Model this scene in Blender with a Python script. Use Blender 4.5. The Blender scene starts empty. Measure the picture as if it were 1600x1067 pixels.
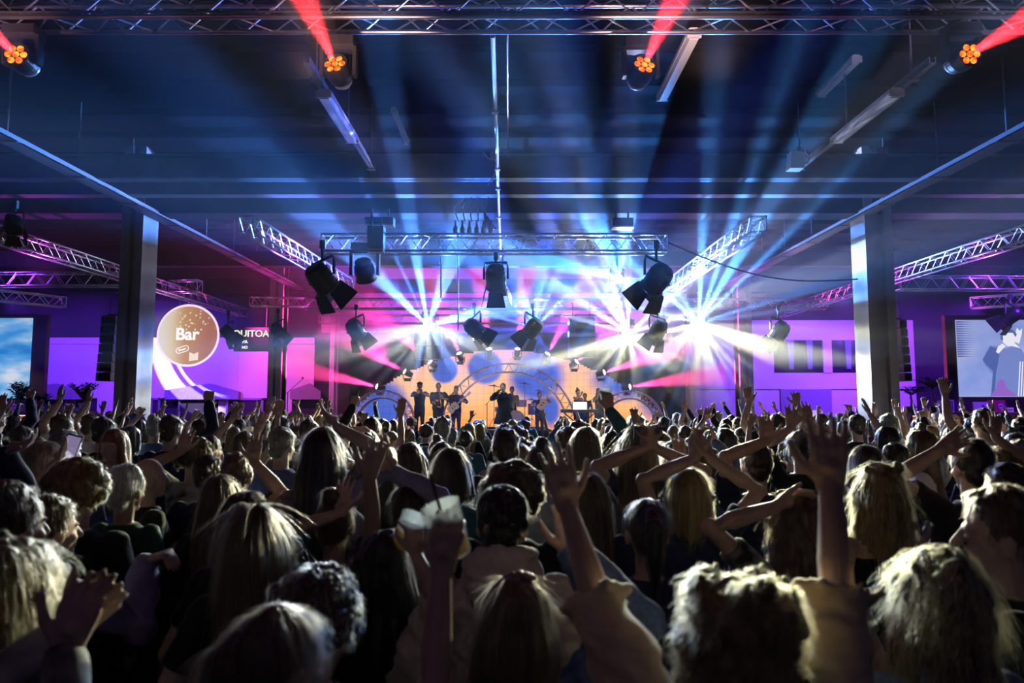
import bpy, bmesh, math, random
import numpy as np
from mathutils import Vector, Matrix, Euler, noise as mnoise

random.seed(7)
rng = np.random.default_rng(7)
SC = bpy.context.scene
COL = SC.collection
PI = math.pi
V = Vector

# ------------------------------------------------------------------ camera
CAM_Z, FPX = 2.0, 1067.0
PITCH = math.radians(4.74)
CP, SP = math.cos(PITCH), math.sin(PITCH)
cam_data = bpy.data.cameras.new('camera')
cam_data.sensor_width = 36.0
cam_data.lens = 36.0 * FPX / 1600.0
cam_data.clip_start, cam_data.clip_end = 0.05, 200
cam = bpy.data.objects.new('camera', cam_data)
COL.objects.link(cam)
cam.location = (0, 0, CAM_Z)
cam.rotation_euler = (PI / 2 + PITCH, 0, 0)
SC.camera = cam
cam_data.dof.use_dof = True
cam_data.dof.focus_distance = 14.0
cam_data.dof.aperture_fstop = 2.8


def at(u, v, Y):
    """survey point: where the sight line of photo pixel (u, v) meets the plane y = Y"""
    a, b = (u - 800.0) / FPX, (533.5 - v) / FPX
    t = Y / (CP - SP * b)
    return V((t * a, Y, CAM_Z + t * (SP + CP * b)))


# ------------------------------------------------------------------ materials
def new_mat(name):
    m = bpy.data.materials.new(name)
    m.use_nodes = True
    nt = m.node_tree
    nt.nodes.clear()
    out = nt.nodes.new('ShaderNodeOutputMaterial')
    return m, nt, out


def mat(name, col, rough=0.6, metal=0.0, var=0.12, scale=12.0, spec=0.5, sheen=0.0, bump=0.0, stretch=None, trans=0.0):
    m, nt, out = new_mat(name)
    b = nt.nodes.new('ShaderNodeBsdfPrincipled')
    nt.links.new(b.outputs[0], out.inputs['Surface'])
    tc = nt.nodes.new('ShaderNodeTexCoord')
    mp = nt.nodes.new('ShaderNodeMapping')
    if stretch:
        mp.inputs['Scale'].default_value = stretch
    nz = nt.nodes.new('ShaderNodeTexNoise')
    nz.inputs['Scale'].default_value = scale
    nz.inputs['Detail'].default_value = 3
    cr = nt.nodes.new('ShaderNodeValToRGB')
    c = np.array(col[:3], float)
    cr.color_ramp.elements[0].color = (*np.clip(c * (1 - var), 0, 1), 1)
    cr.color_ramp.elements[1].color = (*np.clip(c * (1 + var), 0, 1), 1)
    cr.color_ramp.elements[0].position = 0.3
    cr.color_ramp.elements[1].position = 0.7
    nt.links.new(tc.outputs['Object'], mp.inputs['Vector'])
    nt.links.new(mp.outputs[0], nz.inputs['Vector'])
    nt.links.new(nz.outputs['Fac'], cr.inputs['Fac'])
    nt.links.new(cr.outputs[0], b.inputs['Base Color'])
    b.inputs['Roughness'].default_value = rough
    b.inputs['Metallic'].default_value = metal
    b.inputs['Specular IOR Level'].default_value = spec
    if sheen:
        b.inputs['Sheen Weight'].default_value = sheen
        b.inputs['Sheen Roughness'].default_value = 0.35
    if trans:
        b.inputs['Transmission Weight'].default_value = trans
        b.inputs['IOR'].default_value = 1.2
    if bump:
        bp = nt.nodes.new('ShaderNodeBump')
        bp.inputs['Strength'].default_value = bump
        bp.inputs['Distance'].default_value = 0.01
        nt.links.new(nz.outputs['Fac'], bp.inputs['Height'])
        nt.links.new(bp.outputs[0], b.inputs['Normal'])
    return m


def emat(name, col, strength):
    m, nt, out = new_mat(name)
    e = nt.nodes.new('ShaderNodeEmission')
    e.inputs['Color'].default_value = (*col, 1)
    e.inputs['Strength'].default_value = strength
    nt.links.new(e.outputs[0], out.inputs['Surface'])
    return m


M = {}
M['alu'] = mat('aluminium', (0.62, 0.62, 0.64), 0.32, 1.0, 0.08, 30)
M['black_metal'] = mat('black_powder_coat', (0.012, 0.012, 0.014), 0.42, 0.0, 0.2, 40)
M['black_paint'] = mat('matt_black_paint', (0.014, 0.014, 0.016), 0.8, 0, 0.2, 3)
M['grey_metal'] = mat('galvanised_steel', (0.42, 0.42, 0.45), 0.45, 0.7, 0.15, 25)
M['silver'] = mat('silver_cap', (0.75, 0.75, 0.75), 0.3, 0.6, 0.08, 25)
M['ceiling'] = mat('dark_roof_sheet', (0.004, 0.004, 0.005), 1.0, 0, 0.2, 1.5, spec=0.02)
M['beam'] = mat('painted_beam', (0.03, 0.03, 0.036), 0.9, 0, 0.2, 2.0, spec=0.1)
M['concrete'] = mat('painted_column', (0.36, 0.34, 0.34), 0.7, 0, 0.12, 3.0, bump=0.1)
M['white_wall'] = mat('white_wall_paint', (0.72, 0.72, 0.74), 0.75, 0, 0.05, 1.2)
M['pale_beam'] = mat('pale_beam_paint', (0.10, 0.10, 0.115), 0.8, 0, 0.2, 2.0, spec=0.15)
M['tray'] = mat('tray_steel', (0.14, 0.13, 0.15), 0.7, 0.2, 0.15, 25)
M['mullion'] = mat('mullion_paint', (0.2, 0.2, 0.24), 0.7)
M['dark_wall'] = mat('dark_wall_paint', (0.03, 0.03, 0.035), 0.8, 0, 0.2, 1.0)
M['floor'] = mat('dark_floor', (0.05, 0.05, 0.055), 0.5, 0, 0.3, 2.0)
M['white_plastic'] = mat('white_plastic', (0.75, 0.75, 0.76), 0.45, 0, 0.05, 20)
M['dark_glass'] = mat('dark_glass', (0.02, 0.02, 0.03), 0.15, 0, 0.1, 3)
M['stage_black'] = mat('stage_cloth', (0.02, 0.02, 0.022), 0.85, 0, 0.2, 20)


# ------------------------------------------------------------------ mesh helpers
class MB:
    def __init__(self):
        self.v, self.f = [], []

    def add(self, vs, fs):
        o = len(self.v)
        self.v.extend([tuple(p) for p in vs])
        self.f.extend([tuple(i + o for i in f) for f in fs])
        return self

    def box(self, c, s, rot=None):
        hx, hy, hz = s[0] / 2, s[1] / 2, s[2] / 2
        vs = [V((x, y, z)) for z in (-hz, hz) for y in (-hy, hy) for x in (-hx, hx)]
        if rot is not None:
            vs = [rot @ p for p in vs]
        c = V(c)
        return self.add([p + c for p in vs], [(0, 2, 3, 1), (4, 5, 7, 6), (0, 1, 5, 4), (2, 6, 7, 3), (0, 4, 6, 2), (1, 3, 7, 5)])

    def bbox(self, lo, hi):
        lo, hi = V(lo), V(hi)
        return self.box((lo + hi) / 2, hi - lo)

    def tube(self, pts, r, n=8, caps=True):
        """round bar through pts; r is one radius or one per point"""
        pts = [V(p) for p in pts]
        k = len(pts)
        rs = [r] * k if not hasattr(r, '__len__') else list(r)
        up = None
        vs, fs = [], []
        for i, p in enumerate(pts):
            t = (pts[min(i + 1, k - 1)] - pts[max(i - 1, 0)])
            t = t.normalized() if t.length > 1e-9 else V((0, 0, 1))
            if up is None:
                a = V((0, 0, 1)) if abs(t.z) < 0.9 else V((1, 0, 0))
                up = (a - t * a.dot(t)).normalized()
            else:
                up = up - t * up.dot(t)
                up = up.normalized() if up.length > 1e-6 else V((1, 0, 0))
            sd = t.cross(up)
            for j in range(n):
                a = 2 * PI * j / n
                vs.append(p + (up * math.cos(a) + sd * math.sin(a)) * rs[i])
        for i in range(k - 1):
            for j in range(n):
                a, b = i * n + j, i * n + (j + 1) % n
                fs.append((a, b, b + n, a + n))
        if caps:
            fs.append(tuple(range(n - 1, -1, -1)))
            fs.append(tuple((k - 1) * n + j for j in range(n)))
        return self.add(vs, fs)

    def lathe(self, prof, c=(0, 0, 0), n=20, rot=None):
        """prof: list of (r, z) turned about z"""
        c = V(c)
        vs, fs = [], []
        for r, z in prof:
            for j in range(n):
                a = 2 * PI * j / n
                p = V((max(r, 1e-4) * math.cos(a), max(r, 1e-4) * math.sin(a), z))
                vs.append((rot @ p if rot is not None else p) + c)
        k = len(prof)
        for i in range(k - 1):
            for j in range(n):
                a, b = i * n + j, i * n + (j + 1) % n
                fs.append((a, b, b + n, a + n))
        fs.append(tuple(range(n - 1, -1, -1)))
        fs.append(tuple((k - 1) * n + j for j in range(n)))
        return self.add(vs, fs)

    def ball(self, c, r, rot=None, nu=14, nv=10):
        """ellipsoid with radii r"""
        c = V(c)
        r = (r, r, r) if not hasattr(r, '__len__') else r
        vs, fs = [], []
        for i in range(nv + 1):
            ph = PI * i / nv
            for j in range(nu):
                th = 2 * PI * j / nu
                p = V((r[0] * max(math.sin(ph), 1e-3) * math.cos(th), r[1] * max(math.sin(ph), 1e-3) * math.sin(th), -r[2] * math.cos(ph)))
                vs.append((rot @ p if rot is not None else p) + c)
        for i in range(nv):
            for j in range(nu):
                a, b = i * nu + j, i * nu + (j + 1) % nu
                fs.append((a, b, b + nu, a + nu))
        fs.append(tuple(range(nu - 1, -1, -1)))
        fs.append(tuple(nv * nu + j for j in range(nu)))
        return self.add(vs, fs)

    def prism(self, poly, y0, y1):
        """poly: (x, z) outline run from y0 to y1"""
        n = len(poly)
        vs = [(x, y0, z) for x, z in poly] + [(x, y1, z) for x, z in poly]
        fs = [tuple(range(n)), tuple(range(2 * n - 1, n - 1, -1))]
        fs += [(i, i + n, (i + 1) % n + n, (i + 1) % n) for i in range(n)]
        return self.add(vs, fs)

    def mesh(self, name, smooth=False):
        me = bpy.data.meshes.new(name)
        me.from_pydata(self.v, [], self.f)
        me.validate()
        bm = bmesh.new()
        bm.from_mesh(me)
        bmesh.ops.recalc_face_normals(bm, faces=bm.faces)
        bm.to_mesh(me)
        bm.free()
        if smooth:
            me.polygons.foreach_set('use_smooth', [True] * len(me.polygons))
        return me

    def build(self, name, material, parent=None, smooth=False, loc=None, rot=None):
        return link(name, self.mesh(name, smooth), material, parent, loc, rot)


def link(name, data, material=None, parent=None, loc=None, rot=None):
    o = bpy.data.objects.new(name, data)
    COL.objects.link(o)
    if material is not None:
        if len(data.materials) == 0:
            data.materials.append(material)
        else:
            o.material_slots[0].link = 'OBJECT'
            o.material_slots[0].material = material
    if parent is not None:
        o.parent = parent
    if loc is not None:
        o.location = loc
    if rot is not None:
        o.rotation_euler = rot
    return o


def tag(o, label=None, cat=None, group=None, kind=None):
    for k, x in (('label', label), ('category', cat), ('group', group), ('kind', kind)):
        if x:
            o[k] = x
    return o


def thing(name, label, cat, loc=(0, 0, 0), rot=(0, 0, 0), group=None):
    o = bpy.data.objects.new(name, None)
    o.empty_display_size = 0.1
    COL.objects.link(o)
    o.location = loc
    o.rotation_euler = rot
    return tag(o, label, cat, group)


def struct(name, mb, m, label=None, cat=None):
    o = mb.build(name, m)
    o['kind'] = 'structure'
    if label:
        tag(o, label, cat)
    return o


def copy_tree(o, parent=None):
    c = o.copy()
    COL.objects.link(c)
    c.parent = parent
    for ch in list(o.children):
        copy_tree(ch, c)
    return c


def aim(d):
    """rotation that turns local -Z towards d"""
    return V(d).to_track_quat('-Z', 'Y').to_euler()


def spot(name, loc, d, col, power, size_deg, blend=0.3, radius=0.03):
    l = bpy.data.lights.new(name, 'SPOT')
    l.energy, l.color = power, col
    l.spot_size, l.spot_blend = math.radians(size_deg), blend
    l.shadow_soft_size = radius
    o = bpy.data.objects.new(name, l)
    COL.objects.link(o)
    o.location = loc
    o.rotation_euler = aim(d)
    return o


def point(name, loc, col, power, radius=0.1):
    l = bpy.data.lights.new(name, 'POINT')
    l.energy, l.color, l.shadow_soft_size = power, col, radius
    o = bpy.data.objects.new(name, l)
    COL.objects.link(o)
    o.location = loc
    return o
# ================================================================== the hall
def atz(u, v, z):
    a, b = (u - 800.0) / FPX, (533.5 - v) / FPX
    t = (z - CAM_Z) / (SP + CP * b)
    return V((t * a, t * (CP - SP * b), z))


struct('floor', MB().bbox((-20, -3, -0.1), (20, 27.4, 0)), M['floor'], 'dark hall floor under the crowd', 'floor')
mb = MB().bbox((-20, -3, 7.4), (20, 27.4, 7.6))
for i in range(26):                                   # ribs of the roof sheet
    mb.bbox((-20, -2.6 + i * 1.15, 7.28), (20, -2.5 + i * 1.15, 7.4))
struct('ceiling', mb, M['ceiling'], 'dark ribbed roof sheet high over the hall', 'ceiling')
struct('wall_back', MB().bbox((-20, 27.2, 0), (20, 27.4, 7.4)), M['dark_wall'], 'dark rear wall behind the stage', 'wall')
struct('wall_left', MB().bbox((-20.2, -3, 0), (-20, 27.4, 7.4)), M['dark_wall'], 'dark side wall beyond the left bar', 'wall')
struct('wall_right', MB().bbox((20, -3, 0), (20.2, 27.4, 7.4)), M['dark_wall'], 'dark side wall beyond the right bar', 'wall')
struct('wall_front', MB().bbox((-20, -3.2, 0), (20, -3, 7.4)), M['dark_wall'], 'dark wall behind the camera', 'wall')
# white lower wall panels left of the stage, doorways below them
mb = MB()
mb.bbox((-20, 27.1, 2.0), (-7.85, 27.2, 4.15)).bbox((-20, 27.06, 4.15), (-7.85, 27.2, 4.4))
for x in (-14.2, -10.9):
    mb.bbox((x, 27.08, 2.0), (x + 0.03, 27.12, 4.15))
struct('trim_1', mb, M['white_wall'], 'white wall cladding washed purple left of the stage', 'wall cladding')
mb = MB()
for x0, x1 in ((-20, -17.3), (-16.4, -15.2), (-13.2, -12.9), (-11.6, -10.9), (-9.2, -8.7)):
    mb.bbox((x0, 27.1, 0), (x1, 27.2, 2.0))
struct('trim_2', mb, M['white_wall'], 'white wall piers between the doorways left of the stage', 'wall cladding')
struct('trim_4', MB().bbox((-7.6, 27.1, 4.6), (7.0, 27.2, 7.2)), mat('grey_wall_cloth', (0.4, 0.4, 0.42), 0.8), 'grey cloth across the rear wall above the LED wall, lit purple', 'wall cloth')  # panel added on the dark wall so the purple washes show
# angled canopy shapes on the left wall
for i, (u, w, nm) in enumerate(((76, 2.6, 'dark peaked canopy on the white wall beside the left screen'), (316, 2.9, 'dark peaked canopy on the white wall below the round bar sign'), (478, 1.2, 'dark canopy at the right end of the white wall'))):
    c = at(u, 612, 26.9)
    mb = MB().prism([(-w / 2, -0.3), (w / 2, -0.3), (w / 2, 0.0), (0.1 * w, 0.32), (-w / 2, 0.06)], -0.12, 0.12)
    o = mb.build('canopy', mat('canopy_paint', (0.30, 0.29, 0.36), 0.7), loc=(c.x, 26.95, c.z))
    tag(o, nm, 'canopy', kind='structure')
# right wall: white with tall dark windows and a doorway
mb = MB()
mb.bbox((7.0, 27.1, 0), (16.0, 27.2, 3.0)).bbox((7.0, 27.1, 4.3), (16.0, 27.2, 5.1))
mb.bbox((7.0, 27.1, 3.0), (10.4, 27.2, 4.3))
for x in (12.35,):
    mb.bbox((x, 27.05, 3.0), (x + 0.35, 27.2, 4.3))
mb.bbox((14.6, 27.1, 3.0), (16.0, 27.2, 4.3)).bbox((7.0, 27.05, 2.35), (16.0, 27.1, 2.45))
struct('trim_3', mb, M['white_wall'], 'white wall cladding washed purple right of the stage', 'wall cladding')
for n, (x0, x1) in enumerate(((10.4, 12.35), (12.7, 14.6))):
    o = MB().bbox((x0, 27.12, 3.0), (x1, 27.18, 4.3)).build('window_%d' % (n + 1), M['dark_glass'])
    o['kind'] = 'structure'
    tag(o, ['wide dark window over the lit doorway on the right wall', 'wide dark window on the right wall beside the column'][n], 'window')
    mb = MB()
    for k in (0.34, 0.72):
        x = x0 + (x1 - x0) * k
        mb.prism([(x - 0.09, 3.15), (x + 0.09, 3.15), (x + 0.13, 4.3), (x - 0.13, 4.3)], 27.02, 27.12)
    mb.build('mullion', M['mullion'], o)
mb = MB().bbox((10.6, 27.0, 0), (12.6, 27.1, 2.35))
o = struct('door_1', mb, mat('door_recess', (0.30, 0.26, 0.36), 0.7), 'shaded double doorway with two bright panes on the right wall', 'door')
mb2 = MB().bbox((11.0, 26.96, 0.6), (11.58, 27.0, 1.52)).bbox((11.62, 26.96, 0.6), (12.2, 27.0, 1.52))
mb2.build('pane', emat('doorway_light', (0.62, 0.40, 1.0), 0.9), o)
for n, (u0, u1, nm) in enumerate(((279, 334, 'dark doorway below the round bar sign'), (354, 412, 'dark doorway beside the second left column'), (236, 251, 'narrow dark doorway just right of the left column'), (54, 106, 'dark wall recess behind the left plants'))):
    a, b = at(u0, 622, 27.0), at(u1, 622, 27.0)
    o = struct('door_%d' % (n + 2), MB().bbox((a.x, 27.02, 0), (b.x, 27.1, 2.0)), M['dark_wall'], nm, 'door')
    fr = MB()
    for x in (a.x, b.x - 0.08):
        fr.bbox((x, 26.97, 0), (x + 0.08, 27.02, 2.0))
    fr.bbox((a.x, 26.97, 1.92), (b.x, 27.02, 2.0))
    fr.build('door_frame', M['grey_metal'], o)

# columns: a steel channel section with a recessed web
def column(name, x0, x1, y0, d, label):
    s = 0.11
    mb = MB().bbox((x0, y0, 0), (x0 + s * 1.6, y0 + d, 7.4)).bbox((x1 - s * 1.6, y0, 0), (x1, y0 + d, 7.4)).bbox((x0, y0 + 0.13, 0), (x1, y0 + d - 0.1, 7.4))
    mb.bbox((x0 - 0.04, y0 - 0.04, 0), (x1 + 0.04, y0 + d + 0.04, 0.25))
    struct(name, mb, M['concrete'], label, 'column')


column('column_left', -8.32, -7.86, 14.3, 0.62, 'tall grey channel column left of the round bar sign')
column('column_left_far', -8.3, -7.85, 23.2, 0.6, 'tall column far back between the bar sign and the stage')
column('column_right', 7.52, 8.1, 14.3, 0.62, 'tall column on the right with its inner side lit white')
column('column_right_far', 7.75, 8.2, 23.2, 0.6, 'hazy column far back right of the stage')
for s, nm in ((-1, 'slim white post at the left end of the stage'), (1, 'slim white post at the right end of the stage')):
    struct('stage_post', MB().bbox((s * 6.85 - 0.16, 26.2, 0), (s * 6.85 + 0.16, 26.4, 5.3)).bbox((s * 6.85 - 0.05, 26.1, 0), (s * 6.85 + 0.05, 26.2, 5.3)), M['white_wall'], nm, 'post')

# roof beams across the hall
def ibeam(name, y, z, h, m, label):
    mb = MB().bbox((-20, y, z), (20, y + 0.24, z + 0.045)).bbox((-20, y + 0.1, z), (20, y + 0.14, z + h)).bbox((-20, y, z + h - 0.04), (20, y + 0.24, z + h))
    struct(name, mb, m, label, 'beam')


ibeam('cross_beam', 12.1, 5.98, 0.45, M['pale_beam'], 'nearest pale roof beam across the whole hall')
ibeam('cross_beam.001', 13.1, 5.98, 0.4, M['pale_beam'], 'second pale roof beam, just behind the nearest one')
struct('cross_beam.002', MB().bbox((-20, 14.35, 5.95), (20, 14.85, 6.5)), M['beam'], 'deep dark roof beam resting on the columns', 'beam')
struct('cross_beam.003', MB().bbox((-20, 20.2, 5.95), (20, 20.5, 6.4)), M['beam'], 'roof beam over the front of the stage', 'beam')
struct('cross_beam.004', MB().bbox((-20, 25.0, 5.9), (20, 25.3, 6.4)), M['beam'], 'roof beam over the back of the stage', 'beam')

# long rails (cable trays) running towards the stage
def rail(u, v, z, y0, y1, w, label, m=None, gap=None):
    p = atz(u, v, z)
    mb = MB()
    mb.bbox((p.x - w / 2, y0, z), (p.x + w / 2, y1, z + 0.02)).bbox((p.x - w / 2, y0, z), (p.x - w / 2 + 0.015, y1, z + 0.09)).bbox((p.x + w / 2 - 0.015, y0, z), (p.x + w / 2, y1, z + 0.09))
    r = mb.build('cable_tray', m or M['tray'])
    tag(r, label, 'cable tray')
    y = y0 + 0.4
    while y < y1:
        hb = MB()
        hb.bbox((p.x - w / 2 - 0.03, y, z - 0.015), (p.x + w / 2 + 0.03, y + 0.06, z))
        hb.bbox((p.x - 0.01, y + 0.02, z), (p.x + 0.01, y + 0.04, 7.28))
        y += 1.7
        hb.build('hanger', M['tray'], r)
    return r


rail(215, 325, 5.9, 8.0, 24.5, 0.3, 'long cable tray running past the left column')
rail(1360, 332, 5.9, 8.0, 24.5, 0.3, 'long cable tray running past the right column')
rail(1300, 225, 6.05, 8.0, 12.0, 0.09, 'slim ceiling rail carrying the right strip lamp')
rail(560, 232, 6.05, 8.0, 12.0, 0.09, 'slim ceiling rail carrying the left strip lamp')

# strip lamps (switched off)
def strip_lamp(u0, v0, u1, v1, z, w, label):
    a, b = atz(u0, v0, z), atz(u1, v1, z)
    x = (a.x + b.x) / 2
    y0, y1 = min(a.y, b.y), max(a.y, b.y)
    t = thing('strip_lamp', label, 'ceiling lamp', (x, (y0 + y1) / 2, z), group='strip lamps under the roof')
    L = y1 - y0
    MB().prism([(-w / 2, 0.07), (-w / 4, 0.10), (w / 4, 0.10), (w / 2, 0.07), (w / 2, 0.02), (-w / 2, 0.02)], -L / 2, L / 2).build('housing', M['white_plastic'], t)
    MB().prism([(-w * 0.42, 0.02), (w * 0.42, 0.02), (w * 0.3, -0.03), (-w * 0.3, -0.03)], -L / 2 + 0.03, L / 2 - 0.03).build('diffuser', M['white_plastic'], t)
    MB().bbox((-w / 2, -L / 2 - 0.01, -0.02), (w / 2, -L / 2 + 0.02, 0.07)).build('end_cap', M['white_plastic'], t)
    MB().bbox((-w / 2, L / 2 - 0.02, -0.02), (w / 2, L / 2 + 0.01, 0.07)).build('end_cap', M['white_plastic'], t)


strip_lamp(503, 150, 553, 222, 5.95, 0.2, 'pale strip lamp left of the middle, below the front truss')
strip_lamp(1398, 148, 1310, 222, 5.95, 0.2, 'pale strip lamp high on the right, beside the rail')
strip_lamp(1078, 56, 1040, 156, 6.1, 0.16, 'pale strip lamp right of the inner right red moving light')
strip_lamp(1330, 95, 1290, 150, 7.0, 0.16, 'dim strip lamp far up under the right part of the roof')
strip_lamp(610, 175, 640, 225, 7.0, 0.1, 'dim strip lamp far up beside the left rail')

# white speaker box on the right rail
p = atz(1243, 250, 6.0)
t = thing('wall_speaker', 'small white speaker box hung on the right ceiling rail', 'speaker', (p.x, p.y, 5.83))
MB().prism([(-0.13, 0), (0.1, 0), (0.14, 0.27), (-0.1, 0.3)], -0.1, 0.1).build('housing', M['white_plastic'], t)
MB().tube([(0.1, 0, 0.1), (0.2, 0, 0.12), (0.24, 0, 0.24)], 0.02).build('bracket', M['grey_metal'], t)
MB().tube([(0.02, 0, 0.3), (0.05, 0.02, 0.42), (0.14, 0.02, 0.42), (0.2, 0, 0.25)], 0.008).build('cable', M['white_plastic'], t)

# the conduit down the middle, hung under the beams
a, b = atz(770, 56, 5.85), atz(782, 400, 5.85)
t = thing('ceiling_conduit', 'pale conduit running down the middle of the ceiling towards the stage', 'conduit', (0, 0, 0))
MB().tube([a, b], 0.028, 10).build('pipe', M['white_plastic'], t)
for k, v in enumerate((172, 262, 293, 338)):
    f = atz(776, v, 5.85)
    w = a + (b - a) * ((f.y - a.y) / (b.y - a.y))
    MB().box(w, (0.09, 0.07, 0.085)).tube([w, w + V((0, 0, 1.5))], 0.006).build('clamp', M['grey_metal'], t)
w = a + (b - a) * ((atz(772, 245, 5.85).y - a.y) / (b.y - a.y))
MB().box(w + V((-0.06, 0, 0.02)), (0.1, 0.06, 0.13)).tube([w + V((-0.02, 0, -0.06)), w + V((-0.14, 0, -0.03)), w + V((-0.22, 0, 0.06))], 0.014).build('junction_box', M['white_plastic'], t)
MB().tube([w + V((0, 0.3, 0)), w + V((-0.05, 0.5, -0.12)), w + V((-0.17, 0.6, -0.28))], 0.007).build('loose_cable', M['white_plastic'], t)
a, b = atz(793, 54, 6.4), atz(793.5, 272, 6.4)
o = MB().tube([a, b], 0.012).build('sprinkler_pipe', mat('red_pipe', (0.6, 0.03, 0.04), 0.4))
tag(o, 'thin red pipe beside the pale conduit under the ceiling', 'pipe')


# ================================================================== trusses
def truss(label, p0, p1, side=0.29, r=0.025, bay=0.55, group=None, m=None, rungs=False):
    p0, p1 = V(p0), V(p1)
    ax = (p1 - p0).normalized()
    L = (p1 - p0).length
    s1 = ax.cross(V((0, 0, 1))).normalized()
    s2 = s1.cross(ax).normalized()
    t = thing('lighting_truss', label, 'truss', p0, group=group)
    c = [(s1 * a + s2 * b) * side / 2 for a, b in ((-1, -1), (1, -1), (1, 1), (-1, 1))]
    m = m or M['alu']
    for k in c:
        MB().tube([k, k + ax * L], r, 10).build('chord', m, t, smooth=True)
    mb = MB()
    n = max(2, int(round(L / bay)))
    for i in range(n):
        for q in range(4):
            a, b = c[q], c[(q + 1) % 4]
            f0, f1, fm = ax * (L * i / n), ax * (L * (i + 1) / n), ax * (L * (i + 0.5) / n)
            mb.tube([a + f0, b + fm], r * 0.36, 5)
            mb.tube([b + fm, a + f1], r * 0.36, 5)
    for f in (0, 1):
        for q in range(4):
            mb.tube([c[q] + ax * L * f, c[(q + 1) % 4] + ax * L * f], r * 0.5, 5)
    mb.build('lattice', m, t)
    return t


FT_Y = 6.75                                            # front truss
z50 = at(800, 50, FT_Y + 0.145).z
FT_Z = z50 + 0.145
truss('silver box truss across the top of the picture, carrying the red moving lights', (-7.5, FT_Y, FT_Z), (7.5, FT_Y, FT_Z), 0.29, 0.026, 0.62)
# black cable run and clamps along the front truss
cb = MB().tube([(-7.3, FT_Y - 0.16, FT_Z - 0.11), (-3, FT_Y - 0.16, FT_Z - 0.10), (1, FT_Y - 0.165, FT_Z - 0.11), (5.5, FT_Y - 0.16, FT_Z - 0.10)], 0.013)
tag(cb.build('power_cable', M['black_metal']), 'black cable taped along the front truss', 'cable')

MID_Y = 13.3
zm = at(800, 391, MID_Y).z
MT_Z = zm + 0.0
xa, xb = at(505, 385, MID_Y).x, at(1040, 385, MID_Y).x
truss('silver truss hung crosswise in mid air before the stage', (xa, MID_Y, MT_Z + 0.12), (xb, MID_Y, MT_Z + 0.12), 0.33, 0.025, 0.5)
for s, ul, ur, lab in ((-1, 385, 545, 'truss slanting towards the stage on the left, lit pink'), (1, 1185, 1050, 'truss slanting towards the stage on the right, lit pink')):
    a = atz(ul, 350, 5.2)
    b = atz(ur, 446, 5.2)
    truss(lab, (a.x, a.y, 5.2), (b.x, b.y, 5.2), 0.29, 0.026, 0.5)
for s, lab in ((-1, 'long outer truss on the left passing behind the column'), (1, 'long outer truss on the right passing behind the column')):
    truss(lab, (s * 10.1, 11.5, 5.2), (s * 10.1, 25.5, 5.2), 0.3, 0.026, 0.55)
truss('truss running crosswise above the left screen', (-17.5, 18.6, 5.25), (-10.6, 18.6, 5.25), 0.36, 0.025, 0.55)
truss('truss running crosswise above the right screen', (10.6, 18.6, 5.15), (17.5, 18.6, 5.15), 0.36, 0.025, 0.55)
truss('short truss at the far left over the bar screen', (-14.6, 17.0, 4.75), (-12.9, 19.5, 4.75), 0.29, 0.025, 0.5)
truss('short truss at the far right over the bar screen', (12.6, 18.6, 4.6), (15.2, 16.4, 4.6), 0.29, 0.025, 0.5)
RY = 21.0
za = at(800, 475, RY).z
RT_Z = za
truss('rear truss above the front of the stage with the bright white lights', (at(478, 475, RY).x, RY, za), (at(1290, 475, RY).x, RY, za), 0.3, 0.026, 0.55)
zb = at(800, 499, 24.2).z
truss('lowest truss at the back of the stage', (at(500, 499, 24.2).x, 24.2, zb), (at(990, 499, 24.2).x, 24.2, zb), 0.29, 0.026, 0.55)
truss('short truss beside the bar sign near the second left column', (at(268, 452, 20).x, 20, 5.3), (at(312, 452, 20).x, 20, 5.3), 0.34, 0.025, 0.5)
truss('thin truss high up between the second left column and the stage', (at(385, 468, 22).x, 22.4, at(0, 468, 22).z), (at(475, 470, 22).x, 22.4, at(0, 470, 22).z), 0.29, 0.02, 0.5)

# hoist chains
for (u, v0, v1, Y, lab) in ((688, 372, 466, 13.6, 'pale hoist chain hanging from the left half of the mid truss'), (715, 330, 516, 17.0, 'long pale hoist chain hanging left of the middle spotlight'), (785, 388, 470, 13.7, 'pale hoist chain hanging just right of the middle spotlight')):
    a, b = at(u, v0, Y), at(u + 1, v1, Y)
    mb = MB().tube([a, (a + b) / 2 + V((0.01, 0, 0)), b], 0.016)
    n = int((a.z - b.z) / 0.08)
    for i in range(n):
        mb.box(a + (b - a) * (i / n), (0.045, 0.02, 0.05))
    o = mb.build('hoist_chain', M['silver'])
    tag(o, lab, 'hoist chain')


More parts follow.
